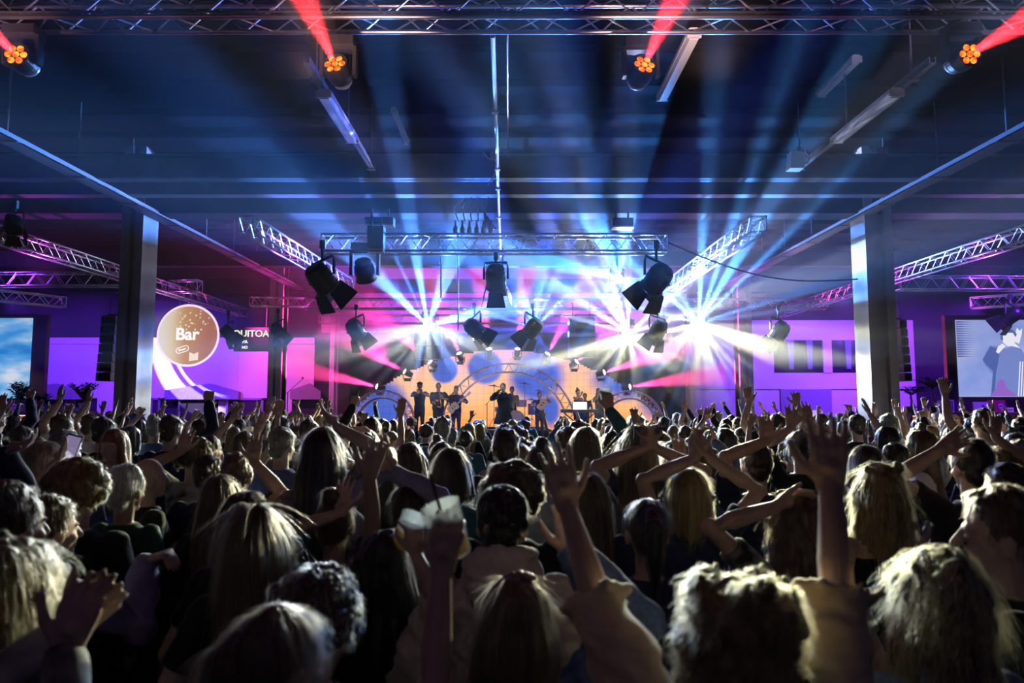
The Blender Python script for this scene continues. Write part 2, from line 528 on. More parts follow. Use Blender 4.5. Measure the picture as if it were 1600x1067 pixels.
# ================================================================== stage lights
def spotlight(u, v, Y, d, size, label, hang=0.6, m=None):
    """theatre spotlight with yoke and four barn doors; d is where it points"""
    p = at(u, v, Y)
    d = V(d).normalized()
    t = thing('stage_spotlight', label, 'stage light', p, group='spotlights with barn doors')
    R = d.to_track_quat('-Z', 'Y').to_matrix()
    s = size
    m = m or M['black_metal']
    MB().lathe([(0.02, 0.62 * s), (0.30 * s, 0.6 * s), (0.40 * s, 0.48 * s), (0.44 * s, 0.30 * s), (0.44 * s, -0.30 * s), (0.47 * s, -0.31 * s), (0.47 * s, -0.42 * s), (0.40 * s, -0.42 * s)], n=16, rot=R).build('housing', m, t, smooth=False)
    fins = MB()
    for k in range(4):
        fins.lathe([(0.455 * s, (0.0 + k * 0.09) * s), (0.455 * s, (0.03 + k * 0.09) * s)], n=16, rot=R)
    fins.build('cooling_fin', m, t)
    MB().lathe([(0.39 * s, -0.425 * s), (0.2 * s, -0.45 * s), (0.01, -0.46 * s)], n=16, rot=R).build('lens', M['dark_glass'], t, smooth=True)
    for k in range(4):
        a = k * PI / 2
        Q = R @ Matrix.Rotation(a, 3, 'Z')
        wd = (0.42, 0.52)[k % 2] * s
        poly = [V((-wd * 0.7, 0.44 * s, -0.43 * s)), V((wd * 0.7, 0.44 * s, -0.43 * s)), V((wd, 0.62 * s, -1.08 * s)), V((-wd, 0.62 * s, -1.08 * s))]
        vs = [Q @ q for q in poly] + [Q @ (q + V((0, 0.015, 0))) for q in poly]
        MB().add(vs, [(0, 1, 2, 3), (7, 6, 5, 4), (0, 4, 5, 1), (1, 5, 6, 2), (2, 6, 7, 3), (3, 7, 4, 0)]).build('barn_door', m, t)
    sx = V((1, 0, 0)) if abs(d.x) < 0.8 else V((0, 1, 0))
    sx = (sx - d * sx.dot(d)).normalized()
    h = V((0, 0, 1))
    w = 0.52 * s
    MB().tube([sx * w, sx * w + h * 0.45 * s, sx * w * 0.9 + h * 0.72 * s, sx * -w * 0.9 + h * 0.72 * s, sx * -w + h * 0.45 * s, sx * -w], 0.022 * (s / 0.4), 6).build('yoke', m, t)
    MB().tube([h * 0.72 * s, h * (0.72 * s + hang)], 0.025, 8).box(h * (0.74 * s + hang), (0.09, 0.06, 0.14)).build('hook_clamp', m, t)
    return t


spotlight(503, 437, 10.9, (0.45, 0.55, -0.7), 0.44, 'big black spotlight with open barn doors below the left pink truss', 0.25)
spotlight(775, 436, 12.9, (0.02, 0.55, -0.85), 0.44, 'black spotlight hanging in the middle, seen from behind', 0.12)
spotlight(1026, 438, 10.9, (-0.45, 0.55, -0.7), 0.44, 'big black spotlight below the right pink truss, beside the upper white light', 0.25)
spotlight(741, 514, 17.4, (0.7, 0.35, -0.6), 0.46, 'small black spotlight hanging left of the stage middle, nosing right', 0.25)
spotlight(832, 514, 17.4, (-0.55, 0.4, -0.75), 0.46, 'small black spotlight hanging right of the stage middle, nosing left', 0.25)
spotlight(1028, 516, 17.4, (-0.35, 0.4, -0.85), 0.46, 'greyish spotlight between the two lower white lights', 0.25)
spotlight(556, 516, 17.4, (0.4, 0.4, -0.8), 0.46, 'hazy spotlight left of the white light with the hanging loudspeaker', 0.25)
spotlight(356, 520, 19.6, (0.5, 0.5, -0.7), 0.38, 'spotlight just right of the round bar sign', 0.3)
spotlight(434, 517, 19.0, (0.5, -0.3, -0.75), 0.36, 'spotlight with lit flaps in front of the second left column', 0.3)
spotlight(1217, 520, 18.5, (-0.4, 0.4, -0.8), 0.5, 'spotlight left of the right column over the dark windows', 0.3)
spotlight(1580, 494, 17.8, (-0.4, 0.6, -0.5), 0.42, 'small dark spotlight at the top of the right screen', 0.2)
spotlight(22, 352, 11.8, (0.3, -0.4, -0.8), 0.3, 'small light at the far left above the outer truss', 0.15)


def moving_head(u, v, Y, d, size, label, cell_mat, hang, cells=True, cap=None, power_loc=None):
    p = at(u, v, Y)
    d = V(d).normalized()
    R = d.to_track_quat('-Z', 'Y').to_matrix()
    s = size
    t = thing('moving_head_light', label, 'moving light', p, group='moving head lights')
    m = M['black_metal']
    h = V((0, 0, 1))
    yw = 0.62 * s
    # head: barrel, front rim, finned rear cap
    MB().lathe([(0.30 * s, 0.42 * s), (0.44 * s, 0.30 * s), (0.48 * s, 0.05 * s), (0.46 * s, -0.36 * s), (0.49 * s, -0.38 * s), (0.49 * s, -0.46 * s), (0.43 * s, -0.46 * s), (0.43 * s, -0.42 * s)], n=24, rot=R).build('head', m, t, smooth=False)
    rc = MB().lathe([(0.05, 0.62 * s), (0.30 * s, 0.60 * s), (0.37 * s, 0.52 * s), (0.38 * s, 0.42 * s), (0.30 * s, 0.40 * s)], n=24, rot=R)
    rc.build('rear_cap', cap or M['silver'], t, smooth=False)
    if cells:
        MB().lathe([(0.43 * s, -0.415 * s), (0.01, -0.416 * s)], n=24, rot=R).build('lens_plate', M['lens_red'], t)
        for k in range(7):
            a = k * PI / 3
            c = R @ V((0, 0, -0.42 * s)) if k == 6 else R @ V((0.275 * s * math.cos(a), 0.275 * s * math.sin(a), -0.42 * s))
            MB().ball(c, (0.125 * s, 0.125 * s, 0.05 * s), rot=R).build('led_cell', cell_mat, t, smooth=True)
    else:
        MB().lathe([(0.42 * s, -0.42 * s), (0.3 * s, -0.45 * s), (0.01, -0.47 * s)], n=20, rot=R).build('lens', cell_mat, t, smooth=True)
    # yoke arms and base box under the truss
    base_z = 0.95 * s
    for sg in (-1, 1):
        MB().bbox((sg * yw - 0.07 * s, -0.16 * s, -0.18 * s), (sg * yw + 0.07 * s, 0.16 * s, base_z - 0.1 * s)).build('yoke_arm', m, t)
    MB().bbox((-yw - 0.07 * s, -0.2 * s, base_z - 0.14 * s), (yw + 0.07 * s, 0.2 * s, base_z)).build('yoke_bridge', m, t)
    MB().bbox((-0.6 * s, -0.36 * s, base_z), (0.6 * s, 0.36 * s, base_z + 0.34 * s)).build('base', m, t)
    for sg in (-1, 1):
        MB().tube([V((sg * 0.35 * s, 0, base_z + 0.3 * s)), V((sg * 0.35 * s, 0, base_z + 0.34 * s + hang))], 0.02, 6).build('clamp', m, t)
    return t, p + d * (0.52 * s)


def lens_mat(name, c0, c1, st):
    m, nt, out = new_mat(name)
    e = nt.nodes.new('ShaderNodeEmission')
    lw = nt.nodes.new('ShaderNodeTexNoise')
    lw.inputs['Scale'].default_value = 22
    tc = nt.nodes.new('ShaderNodeTexCoord')
    cr = nt.nodes.new('ShaderNodeValToRGB')
    cr.color_ramp.elements[0].color = (*c0, 1)
    cr.color_ramp.elements[1].color = (*c1, 1)
    cr.color_ramp.elements[0].position, cr.color_ramp.elements[1].position = 0.42, 0.66
    nt.links.new(tc.outputs['Object'], lw.inputs['Vector'])
    nt.links.new(lw.outputs['Fac'], cr.inputs['Fac'])
    nt.links.new(cr.outputs[0], e.inputs['Color'])
    e.inputs['Strength'].default_value = st
    nt.links.new(e.outputs[0], out.inputs['Surface'])
    return m


M['lens_red'] = emat('lens_plate_glow', (0.75, 0.02, 0.01), 0.8)
M['cell_orange'] = lens_mat('led_cell_orange', (1.0, 0.07, 0.005), (1.0, 0.45, 0.03), 1.6)
M['lens_white'] = emat('white_lens', (0.85, 0.93, 1.0), 60.0)
M['lens_pink'] = emat('pink_lens', (1.0, 0.72, 0.85), 6.0)
RED_HEADS = []
for (u, v, d, lab) in ((35, 95, (0.1, -0.9, 0.08), 'red moving light at the left end of the front truss'),
                       (529, 113, (-0.11, -0.9, 0.3), 'red moving light on the front truss, left of the conduit'),
                       (1001, 114, (0.17, -0.9, 0.3), 'red moving light on the front truss, right of the conduit'),
                       (1503, 92, (0.05, -0.9, -0.06), 'red moving light at the right end of the front truss')):
    t, q = moving_head(u, v, FT_Y, d, 0.27, lab, M['cell_orange'], 0.05)
    RED_HEADS.append((q, V(d).normalized()))
# dark moving heads and boxes on the mid truss
moving_head(570, 424, 13.2, (0.1, 0.5, -0.85), 0.42, 'dark moving light hanging under the left end of the mid truss', M['dark_glass'], 0.02, False, M['black_metal'])
for (u, v, w, h, Y, nm, lab) in ((588, 375, 0.31, 0.5, 13.0, 'dimmer_box', 'tall black box strapped to the front of the mid truss'),
                                 (594, 348, 0.56, 0.17, 13.3, 'effect_projector', 'low black box standing above the left end of the mid truss'),
                                 (972, 350, 0.42, 0.2, 13.6, 'effect_projector', 'low black box above the right end of the mid truss')):
    p = at(u, v, Y)
    t = thing(nm, lab, 'equipment box', p)
    MB().box((0, 0, 0), (w, 0.24, h)).build('housing', M['black_metal'], t)
    MB().box((0, -0.13, -h * 0.42), (w * 0.96, 0.02, 0.03)).build('trim_strip', M['grey_metal'], t)
    MB().tube([(-w * 0.3, 0, h / 2), (-w * 0.3, 0, h / 2 + 0.2)], 0.02).tube([(w * 0.3, 0, h / 2), (w * 0.3, 0, h / 2 + 0.2)], 0.02).build('clamp', M['black_metal'], t)
p = at(740, 362, 13.3)
t = thing('cable_loom', 'black bundle of plugs and looped cables on top of the mid truss', 'cable', p)
mb = MB()
for k in range(6):
    x = -0.36 + k * 0.14
    mb.lathe([(0.05, 0), (0.05, 0.1), (0.025, 0.16), (0.02, 0.26)], c=(x, 0, -0.04), n=8)
mb.build('plug', M['black_metal'], t)
mb = MB()
for k in range(5):
    a = k * 0.5
    mb.tube([(-0.3 + k * 0.13, 0, 0.2), (-0.4 + k * 0.16, 0.05, 0.5), (-0.1 + k * 0.1, 0, 0.75 + 0.1 * math.sin(a * 3)), (0.2, 0, 0.4), (0.45 - k * 0.05, 0.02, 0.05)], 0.012, 6)
mb.build('cable', M['black_metal'], t)
# slack cable between the mid truss and the right column
a, b = at(1042, 378, 13.2), at(1340, 436, 14.25)
pts = [a + (b - a) * k / 12 + V((0, 0, -0.32 * math.sin(PI * k / 12))) for k in range(13)]
tag(MB().tube(pts, 0.016, 6).build('slack_cable', M['black_metal']), 'slack black cable sagging from the mid truss to the right column', 'cable')

# the bright white moving lights that throw the fans of beams
FANS = []
for (u, v, Y, d, lab) in ((670, 510, 20.6, (0, -1, 0.02), 'bright white moving light on top of the left hanging loudspeaker'),
                          (965, 437, 20.6, (0, -1, 0), 'topmost bright white moving light, right of the middle'),
                          (980, 522, 20.6, (0, -1, 0), 'bright white moving light right above the right half of the stage'),
                          (1087, 507, 20.4, (0, -1, 0), 'largest and brightest white light, furthest right of the four'),
                          (835, 513, 22.5, (0, -1, 0), 'blue moving light behind the small spotlight right of the stage middle')):
    t, q = moving_head(u, v, Y, d, 0.34 if u != 1087 else 0.5, lab, M['lens_white'] if u != 835 else emat('blue_lens', (0.3, 0.5, 1.0), 8), 0.05, False, M['black_metal'])
    FANS.append((u, q))


# hanging loudspeakers
def speaker_stack(u0, v0, u1, v1, Y, n, label, m=None, depth=0.5):
    a, b = at(u0, v0, Y), at(u1, v1, Y)
    w, h = b.x - a.x, a.z - b.z
    t = thing('line_array_speaker' if n > 2 else 'hanging_loudspeaker', label, 'loudspeaker', ((a.x + b.x) / 2, Y, b.z))
    m = m or M['black_metal']
    for k in range(n):
        z0, z1 = h * k / n, h * (k + 1) / n - 0.015
        tl = 0.02 * (n - k) * (1 if n > 2 else 0)
        MB().prism([(-w / 2, z0), (w / 2, z0), (w / 2 - 0.01, z1), (-w / 2 + 0.01, z1)], -depth / 2 - tl, depth / 2 - tl).build('cabinet', m, t)
        g = MB()
        for j in range(4):
            x = -w / 2 + w * (j + 0.5) / 4
            g.bbox((x - w * 0.1, -depth / 2 - tl - 0.012, z0 + 0.03), (x + w * 0.1, -depth / 2 - tl, z1 - 0.03))
        g.build('grille', M['stage_black'], t)
    MB().bbox((-w / 2, -0.03, h), (w / 2, 0.03, h + 0.05)).tube([(-w / 3, 0, h), (-w / 3, 0, h + 0.5)], 0.012).tube([(w / 3, 0, h), (w / 3, 0, h + 0.5)], 0.012).build('rigging_bar', M['black_metal'], t)


speaker_stack(649, 520, 691, 562, 21.2, 2, 'black hanging loudspeaker below the left white light')
speaker_stack(888, 498, 929, 558, 20.4, 2, 'black hanging loudspeaker right of the stage middle')
speaker_stack(168, 494, 186, 596, 18.0, 7, 'tall hanging column of seven loudspeakers behind the left column', mat('speaker_grey', (0.2, 0.2, 0.22), 0.6))
speaker_stack(1396, 500, 1412, 596, 18.0, 7, 'tall hanging column of loudspeakers half hidden by the right column', mat('speaker_grey_dark', (0.05, 0.05, 0.06), 0.6))


# ================================================================== bar sign
p = at(294, 524, 21.0)
SR = 47.5 / FPX * 21.0
t = thing('bar_sign', 'round glowing bar sign hanging from the left outer truss', 'sign', p)
MB().tube([(SR * math.cos(a) * 1.0, 0, SR * math.sin(a)) for a in np.linspace(0, 2 * PI, 49)], 0.035, 8, caps=False).build('rim', emat('sign_rim_glow', (1.0, 0.80, 0.95), 1.1), t, smooth=True)
m, nt, out = new_mat('bar_sign_print')
e = nt.nodes.new('ShaderNodeEmission')
tc = nt.nodes.new('ShaderNodeTexCoord')
sp = nt.nodes.new('ShaderNodeSeparateXYZ')
nt.links.new(tc.outputs['Object'], sp.inputs[0])
mr = nt.nodes.new('ShaderNodeMapRange')
mr.inputs[1].default_value, mr.inputs[2].default_value = -SR, SR
nt.links.new(sp.outputs['X'], mr.inputs[0])
cr = nt.nodes.new('ShaderNodeValToRGB')
els = cr.color_ramp.elements
els[0].color, els[0].position = (0.95, 0.86, 0.84, 1), 0.08
els[1].color, els[1].position = (0.52, 0.2, 0.15, 1), 0.85
x = els.new(0.25); x.color = (0.9, 0.72, 0.5, 1)
x = els.new(0.45); x.color = (0.68, 0.36, 0.17, 1)
nt.links.new(mr.outputs[0], cr.inputs['Fac'])
vo = nt.nodes.new('ShaderNodeTexVoronoi')
vo.inputs['Scale'].default_value = 8.5
nt.links.new(tc.outputs['Object'], vo.inputs['Vector'])
lt = nt.nodes.new('ShaderNodeMath'); lt.operation = 'LESS_THAN'; lt.inputs[1].default_value = 0.27
nt.links.new(vo.outputs['Distance'], lt.inputs[0])
gz = nt.nodes.new('ShaderNodeMath'); gz.operation = 'GREATER_THAN'; gz.inputs[1].default_value = 0.15
nt.links.new(sp.outputs['Z'], gz.inputs[0])
ml = nt.nodes.new('ShaderNodeMath'); ml.operation = 'MULTIPLY'
nt.links.new(lt.outputs[0], ml.inputs[0]); nt.links.new(gz.outputs[0], ml.inputs[1])
mx = nt.nodes.new('ShaderNodeMixRGB')
mx.inputs['Color2'].default_value = (1, 0.85, 0.6, 1)
nt.links.new(ml.outputs[0], mx.inputs['Fac']); nt.links.new(cr.outputs[0], mx.inputs['Color1'])
nt.links.new(mx.outputs[0], e.inputs['Color'])
e.inputs['Strength'].default_value = 0.85
nt.links.new(e.outputs[0], out.inputs['Surface'])
MB().lathe([(SR * 0.955, -0.05), (SR * 0.955, 0.05)], n=48, rot=Matrix.Rotation(PI / 2, 3, 'X')).build('face', m, t)


def lettering(name, text, size, loc, m, parent=None, bold=0.012, rot=(PI / 2, 0, 0), extrude=0.008):
    c = bpy.data.curves.new(name, 'FONT')
    c.body = text
    c.size = size
    c.offset = bold
    c.extrude = extrude
    c.align_x, c.align_y = 'CENTER', 'CENTER'
    o = bpy.data.objects.new(name, c)
    COL.objects.link(o)
    c.materials.append(m)
    dg = bpy.context.evaluated_depsgraph_get()
    me = bpy.data.meshes.new_from_object(o.evaluated_get(dg))
    bpy.data.objects.remove(o)
    o = bpy.data.objects.new(name, me)
    COL.objects.link(o)
    o.location = loc
    o.rotation_euler = rot
    o.parent = parent
    return o


WL = emat('white_letter_glow', (1.0, 0.95, 0.97), 1.15)
lettering('lettering', 'Bar', 0.52, (0.0, -0.065, 0.02), WL, t, 0.014)
cap = []
for k in range(32):
    a = 2 * PI * k / 32
    x = 0.085 * math.cos(a) + (0.11 if math.cos(a) > 0 else -0.11)
    z = 0.085 * math.sin(a)
    r = math.radians(18)
    cap.append(V((x * math.cos(r) - z * math.sin(r) - 0.13, -0.07, x * math.sin(r) + z * math.cos(r) - 0.44)))
MB().tube(cap + cap[:1], 0.012, 5, caps=False).build('speech_bubble', WL, t)
lettering('small_lettering', 'Please', 0.095, (-0.13, -0.07, -0.44), WL, t, 0.003, (PI / 2, -math.radians(18), 0))
MB().prism([(0.09, -0.8), (0.36, -0.76), (0.36, -0.52), (0.225, -0.58), (0.09, -0.52)], -0.075, -0.06).build('logo', emat('logo_cream', (1, 0.86, 0.7), 0.95), t)
MB().tube([(-0.3, 0, SR * 0.93), (-0.3, 0, SR * 0.93 + 0.65)], 0.008).tube([(0.3, 0, SR * 0.93), (0.3, 0, SR * 0.93 + 0.55)], 0.008).build('hanging_wire', M['grey_metal'], t)
# the small lit sign behind
p = at(393, 527, 24.0)
t = thing('lit_sign', 'small sign with white lettering between the bar sign and the second column', 'sign', p)
MB().bbox((-0.62, 0.0, -0.5), (0.62, 0.08, 0.35)).tube([(-0.5, 0.04, 0.35), (-0.5, 0.04, 1.3)], 0.01).tube([(0.5, 0.04, 0.35), (0.5, 0.04, 1.3)], 0.01).build('board', mat('sign_board', (0.09, 0.03, 0.06), 0.7), t)
GL = emat('sign_letter_glow', (0.9, 1.0, 0.8), 1.2)
lettering('lettering', 'QUITOA', 0.33, (-0.02, -0.02, 0.12), GL, t, 0.006)
lettering('small_lettering', 'BA', 0.15, (-0.22, -0.02, -0.16), WL, t, 0.006)
lettering('small_lettering', 'NO', 0.13, (-0.22, -0.02, -0.36), WL, t, 0.004)


# ================================================================== side screens
def screen_mat(name, build):
    m, nt, out = new_mat(name)
    e = nt.nodes.new('ShaderNodeEmission')
    col = build(nt)
    nt.links.new(col, e.inputs['Color'])
    e.inputs['Strength'].default_value = 0.8
    nt.links.new(e.outputs[0], out.inputs['Surface'])
    return m


def ramp_noise(nt, scale, stretch, rot, stops, detail=3):
    tc = nt.nodes.new('ShaderNodeTexCoord')
    mp = nt.nodes.new('ShaderNodeMapping')
    mp.inputs['Scale'].default_value = stretch
    mp.inputs['Rotation'].default_value = rot
    nz = nt.nodes.new('ShaderNodeTexNoise')
    nz.inputs['Scale'].default_value = scale
    nz.inputs['Detail'].default_value = detail
    cr = nt.nodes.new('ShaderNodeValToRGB')
    while len(cr.color_ramp.elements) < len(stops):
        cr.color_ramp.elements.new(0.5)
    for el, (ps, c) in zip(cr.color_ramp.elements, stops):
        el.position, el.color = ps, (*c, 1)
    nt.links.new(tc.outputs['Object'], mp.inputs[0])
    nt.links.new(mp.outputs[0], nz.inputs['Vector'])
    nt.links.new(nz.outputs['Fac'], cr.inputs['Fac'])
    return cr.outputs[0]


SY = 20.0
a, b = at(52, 497, SY), at(52, 622, SY)
SZ0, SZ1 = b.z, a.z
t = thing('led_screen', 'large blue video screen at the left edge over the bar', 'screen', (a.x - 2.2, SY, SZ0))
H = SZ1 - SZ0
MB().bbox((-2.3, 0, -0.1), (2.62, 0.15, H + 0.12)).build('frame', M['black_metal'], t)
MB().bbox((-2.2, -0.03, 0), (2.2, 0, H)).build('picture', screen_mat('screen_blue', lambda nt: ramp_noise(nt, 0.7, (1, 1, 2.6), (0, 0.6, 0), [(0.3, (0.01, 0.2, 0.72)), (0.45, (0.08, 0.38, 0.9)), (0.56, (0.26, 0.55, 0.95)), (0.7, (0.75, 0.82, 0.98))])), t)
a, b = at(1492, 500, SY), at(1492, 620, SY)
t = thing('led_screen', 'large pale video screen at the right edge showing the singer', 'screen', (a.x, SY, b.z))
H = a.z - b.z
MB().bbox((-0.3, 0, -0.1), (4.6, 0.15, H + 0.14)).build('frame', M['black_metal'], t)
pic = MB().bbox((0, -0.03, 0), (4.5, 0, H)).build('picture', screen_mat('screen_pale', lambda nt: ramp_noise(nt, 0.45, (1, 1, 1.4), (0, 0.5, 0), [(0.35, (0.22, 0.34, 0.86)), (0.5, (0.36, 0.45, 0.92)), (0.62, (0.55, 0.58, 0.95)), (0.75, (0.72, 0.68, 0.97))])), t)


def flat(name, pts, y, m, parent):
    MB().prism(pts, y, y + 0.004).build(name, m, parent)


S_D, S_M, S_W = emat('screen_ink', (0.10, 0.16, 0.50), 0.8), emat('screen_mid', (0.22, 0.30, 0.72), 0.8), emat('screen_white', (0.9, 0.9, 1.0), 0.95)
f = lambda u, v: ((u - 1492) / FPX * SY, (620 - v) / FPX * SY)
flat('picture_figure', [f(*q) for q in ((1530, 562), (1543, 540), (1558, 541), (1568, 545), (1578, 541), (1592, 545), (1600, 560), (1599, 600), (1594, 619), (1540, 619), (1545, 585), (1535, 572))], -0.036, S_M, t)
flat('picture_jacket', [f(*q) for q in ((1544, 541), (1560, 546), (1556, 560), (1550, 585), (1546, 618), (1541, 618), (1546, 580), (1534, 568), (1531, 562))], -0.041, S_D, t)
flat('picture_face', [f(*q) for q in ((1563, 524), (1570, 519), (1580, 519), (1584, 526), (1582, 536), (1590, 544), (1578, 541), (1570, 541), (1564, 535))], -0.046, S_W, t)
flat('picture_hair', [f(*q) for q in ((1560, 530), (1562, 520), (1570, 515), (1580, 515), (1586, 522), (1584, 527), (1580, 520), (1570, 520), (1564, 525), (1564, 532))], -0.05, S_D, t)
flat('picture_hand', [f(*q) for q in ((1552, 550), (1556, 541), (1563, 537), (1568, 541), (1562, 546), (1556, 553))], -0.046, S_W, t)
flat('picture_raised_hand', [f(*q) for q in ((1582, 534), (1585, 518), (1587, 512), (1591, 517), (1595, 513), (1594, 522), (1589, 537))], -0.046, S_W, t)
flat('picture_spectator', [f(*q) for q in ((1538, 619), (1548, 608), (1552, 597), (1556, 593), (1562, 594), (1564, 605), (1573, 612), (1580, 619))], -0.054, emat('screen_purple', (0.36, 0.16, 0.7), 0.8), t)
mb = MB()
for k in range(5):
    x = 1588 + k * 4
    mb.prism([f(x - 6, 619), f(x - 4.4, 619), f(x + 1.6, 565), f(x, 565)], -0.05, -0.046)
mb.build('picture_stripes', S_W, t)
mb = MB()
for i in range(13):
    for j in range(16):
        s = 0.024 * (1 - i / 14)
        x, z = f(1493.5 + i * 2.2, 503 + j * 3.6)
        mb.prism([(x - s, z - s), (x + s, z - s), (x + s, z + s), (x - s, z + s)], -0.04, -0.036)
o = mb.build('picture_dots', S_D, t)
o['kind'] = 'stuff'


# ================================================================== the two bars
WOOD = mat('dark_shelf_wood', (0.12, 0.07, 0.05), 0.5, stretch=(1, 1, 8), scale=6)
CAN = emat('shelf_lamp', (1.0, 0.55, 0.35), 1.6)


def backbar(x0, x1, y, ztop, label):
    t = thing('bar_shelf', label, 'bar shelf', ((x0 + x1) / 2, y, 0))
    w = x1 - x0
    MB().bbox((-w / 2, -0.2, ztop - 0.09), (w / 2, 0.2, ztop)).build('top_board', WOOD, t)
    n = 4
    for k in range(n + 1):
        x = -w / 2 + w * k / n
        MB().bbox((x - 0.03, -0.18, 0), (x + 0.03, 0.2, ztop - 0.09)).build('upright', WOOD, t)
    MB().bbox((-w / 2, -0.18, 0.95), (w / 2, 0.2, 1.0)).build('shelf_board', WOOD, t)
    MB().bbox((-w / 2, 0.2, 0), (w / 2, 0.23, ztop)).build('back_panel', mat('shelf_back', (0.75, 0.5, 0.4), 0.6), t)
    MB().bbox((-w / 2 + 0.05, 0.12, ztop - 0.12), (w / 2 - 0.05, 0.16, ztop - 0.09)).build('light_strip', CAN, t)
    return t


LB_Y, RB_Y = 18.9, 18.9
zt = at(100, 643, LB_Y).z
lx0, lx1 = -16.5, at(146, 643, LB_Y).x
backbar(lx0, lx1, LB_Y, zt, 'lit back bar shelf below the left screen')
zr = at(1500, 644, RB_Y).z
rx0, rx1 = at(1418, 644, RB_Y).x, 16.6
backbar(rx0, rx1, RB_Y, zr, 'lit back bar shelf below the right screen')
# bottles standing on the middle boards
BC = [mat('bottle_green', (0.02, 0.16, 0.06), 0.1, spec=0.8), mat('bottle_amber', (0.25, 0.09, 0.02), 0.1, spec=0.8), mat('bottle_clear', (0.5, 0.55, 0.6), 0.1, spec=0.8)]


def bottle(loc, m, label, group, s=1.0):
    t = thing('bottle', label, 'bottle', loc, group=group)
    MB().lathe([(0.036 * s, 0), (0.038 * s, 0.02), (0.038 * s, 0.17 * s), (0.014 * s, 0.23 * s), (0.014 * s, 0.29 * s)], n=10).build('glass', m, t, smooth=True)
    MB().lathe([(0.016 * s, 0.285 * s), (0.016 * s, 0.315 * s)], n=8).build('cap', M['silver'], t)
    MB().lathe([(0.0385 * s, 0.06 * s), (0.0385 * s, 0.13 * s)], n=10).build('paper_label', M['white_plastic'], t)


for k in range(9):
    x = lx0 + 2.2 + k * (lx1 - lx0 - 2.5) / 8.5
    bottle((x, LB_Y, 1.0), BC[k % 3], 'bottle in the lit compartment of the left back bar', 'bottles in the left back bar')
for k in range(12):
    x = rx0 + 0.15 + k * 0.2
    bottle((x, RB_Y, 1.0), BC[(k * 2) % 3], 'bottle in the lit compartment of the right back bar', 'bottles in the right back bar')
LEAF = mat('plant_leaf', (0.03, 0.10, 0.04), 0.45, var=0.3)
POT_W = mat('white_pot_glaze', (0.7, 0.68, 0.7), 0.5)


def plant(loc, label, h, spread, n, pot_h, pot_r, stem_h=0.0, seed=1, m=None, palm=False):
    r = random.Random(seed)
    t = thing('potted_plant', label, 'plant', loc)
    MB().lathe([(pot_r * 0.75, 0), (pot_r, pot_h), (pot_r * 1.06, pot_h), (pot_r * 1.06, pot_h - 0.03), (pot_r * 0.9, pot_h - 0.02)], n=16).build('pot', m or POT_W, t)
    st, lf = MB(), MB()
    for k in range(n):
        a = r.uniform(0, 2 * PI)
        base = V((0, 0, pot_h + stem_h))
        L = h * r.uniform(0.6, 1.0)
        out = spread * r.uniform(0.3, 1.0)
        pts = []
        for q in range(7):
            f = q / 6
            pts.append(base + V((math.cos(a) * out * f, math.sin(a) * out * f, L * (f * 1.5 - f * f * (0.75 if palm else 0.55)))))
        st.tube(pts, 0.006, 4)
        for q in range(1, 7):
            p = pts[q]
            for sd in (-1, 1):
                dr = V((-math.sin(a) * sd, math.cos(a) * sd, -0.3 + r.uniform(-0.2, 0.3))) * 0.8 + (pts[q] - pts[q - 1]).normalized() * 0.7
                dr = dr.normalized() * (0.16 if palm else 0.13) * r.uniform(0.7, 1.3)
                w = dr.cross(V((0, 0, 1))).normalized() * (0.016 if palm else 0.032)
                lf.add([p, p + dr * 0.5 + w, p + dr, p + dr * 0.5 - w, p + dr * 0.5 + V((0, 0, 0.008))], [(0, 1, 4), (1, 2, 4), (2, 3, 4), (3, 0, 4)])
    if stem_h:
        st.tube([(0, 0, pot_h - 0.03), (0.015, 0, pot_h + stem_h * 0.5), (0, 0, pot_h + stem_h)], 0.03, 8)
    st.build('stem', mat('plant_stem', (0.12, 0.09, 0.05), 0.7), t)
    lf.build('leaf', LEAF, t)


def onbar(u, Y, z):
    return V((at(u, 640, Y).x, Y, z))


plant(onbar(31, LB_Y, zt), 'upright leafy plant in a wide pot before the left screen', 0.62, 0.28, 26, 0.2, 0.2, seed=3)
plant(onbar(62, LB_Y + 0.04, zt), 'low drooping plant beside the upright one on the left shelf', 0.34, 0.26, 16, 0.14, 0.1, seed=4)
plant(onbar(130, LB_Y, zt), 'bushy plant in a white bucket at the end of the left shelf', 0.5, 0.42, 34, 0.24, 0.13, 0.05, seed=5)
plant(onbar(1424, RB_Y, zr), 'small palm at the left end of the right shelf', 0.35, 0.4, 18, 0.16, 0.13, 0.28, seed=6, m=M['black_metal'], palm=True)
plant(onbar(1458, RB_Y + 0.03, zr), 'taller palm beside the small one on the right shelf', 0.45, 0.46, 22, 0.16, 0.13, 0.45, seed=8, m=M['black_metal'], palm=True)
# things on the shelves
for (u, w, h, lab) in ((5, 0.3, 0.16, 'round dark bowl at the far left of the left shelf'), (19, 0.3, 0.16, 'flat box with pale bands on the left shelf')):
    t = thing('storage_box', lab, 'box', onbar(u, LB_Y - 0.05, zt))
    MB().bbox((-w / 2, -0.12, 0), (w / 2, 0.12, h)).build('body', mat('box_blue', (0.2, 0.18, 0.3), 0.5), t)
    MB().bbox((-w / 2 - 0.01, -0.13, h), (w / 2 + 0.01, 0.13, h + 0.03)).build('lid', M['white_plastic'], t)
for (u, k, lab) in ((50, 0, 'tall purple bottle on the left shelf'), (56, 2, 'slim pale bottle on the left shelf'), (43, 2, 'short clear bottle on the left shelf')):
    bottle(onbar(u, LB_Y - 0.08, zt), BC[k], lab, 'bottles on top of the left shelf', 1.15)
t = thing('metal_bell', 'little pale cone standing on the left shelf', 'ornament', onbar(107, LB_Y - 0.05, zt))
MB().lathe([(0.1, 0), (0.09, 0.03), (0.03, 0.13), (0.012, 0.2)], n=14).build('body', M['white_plastic'], t, smooth=True)
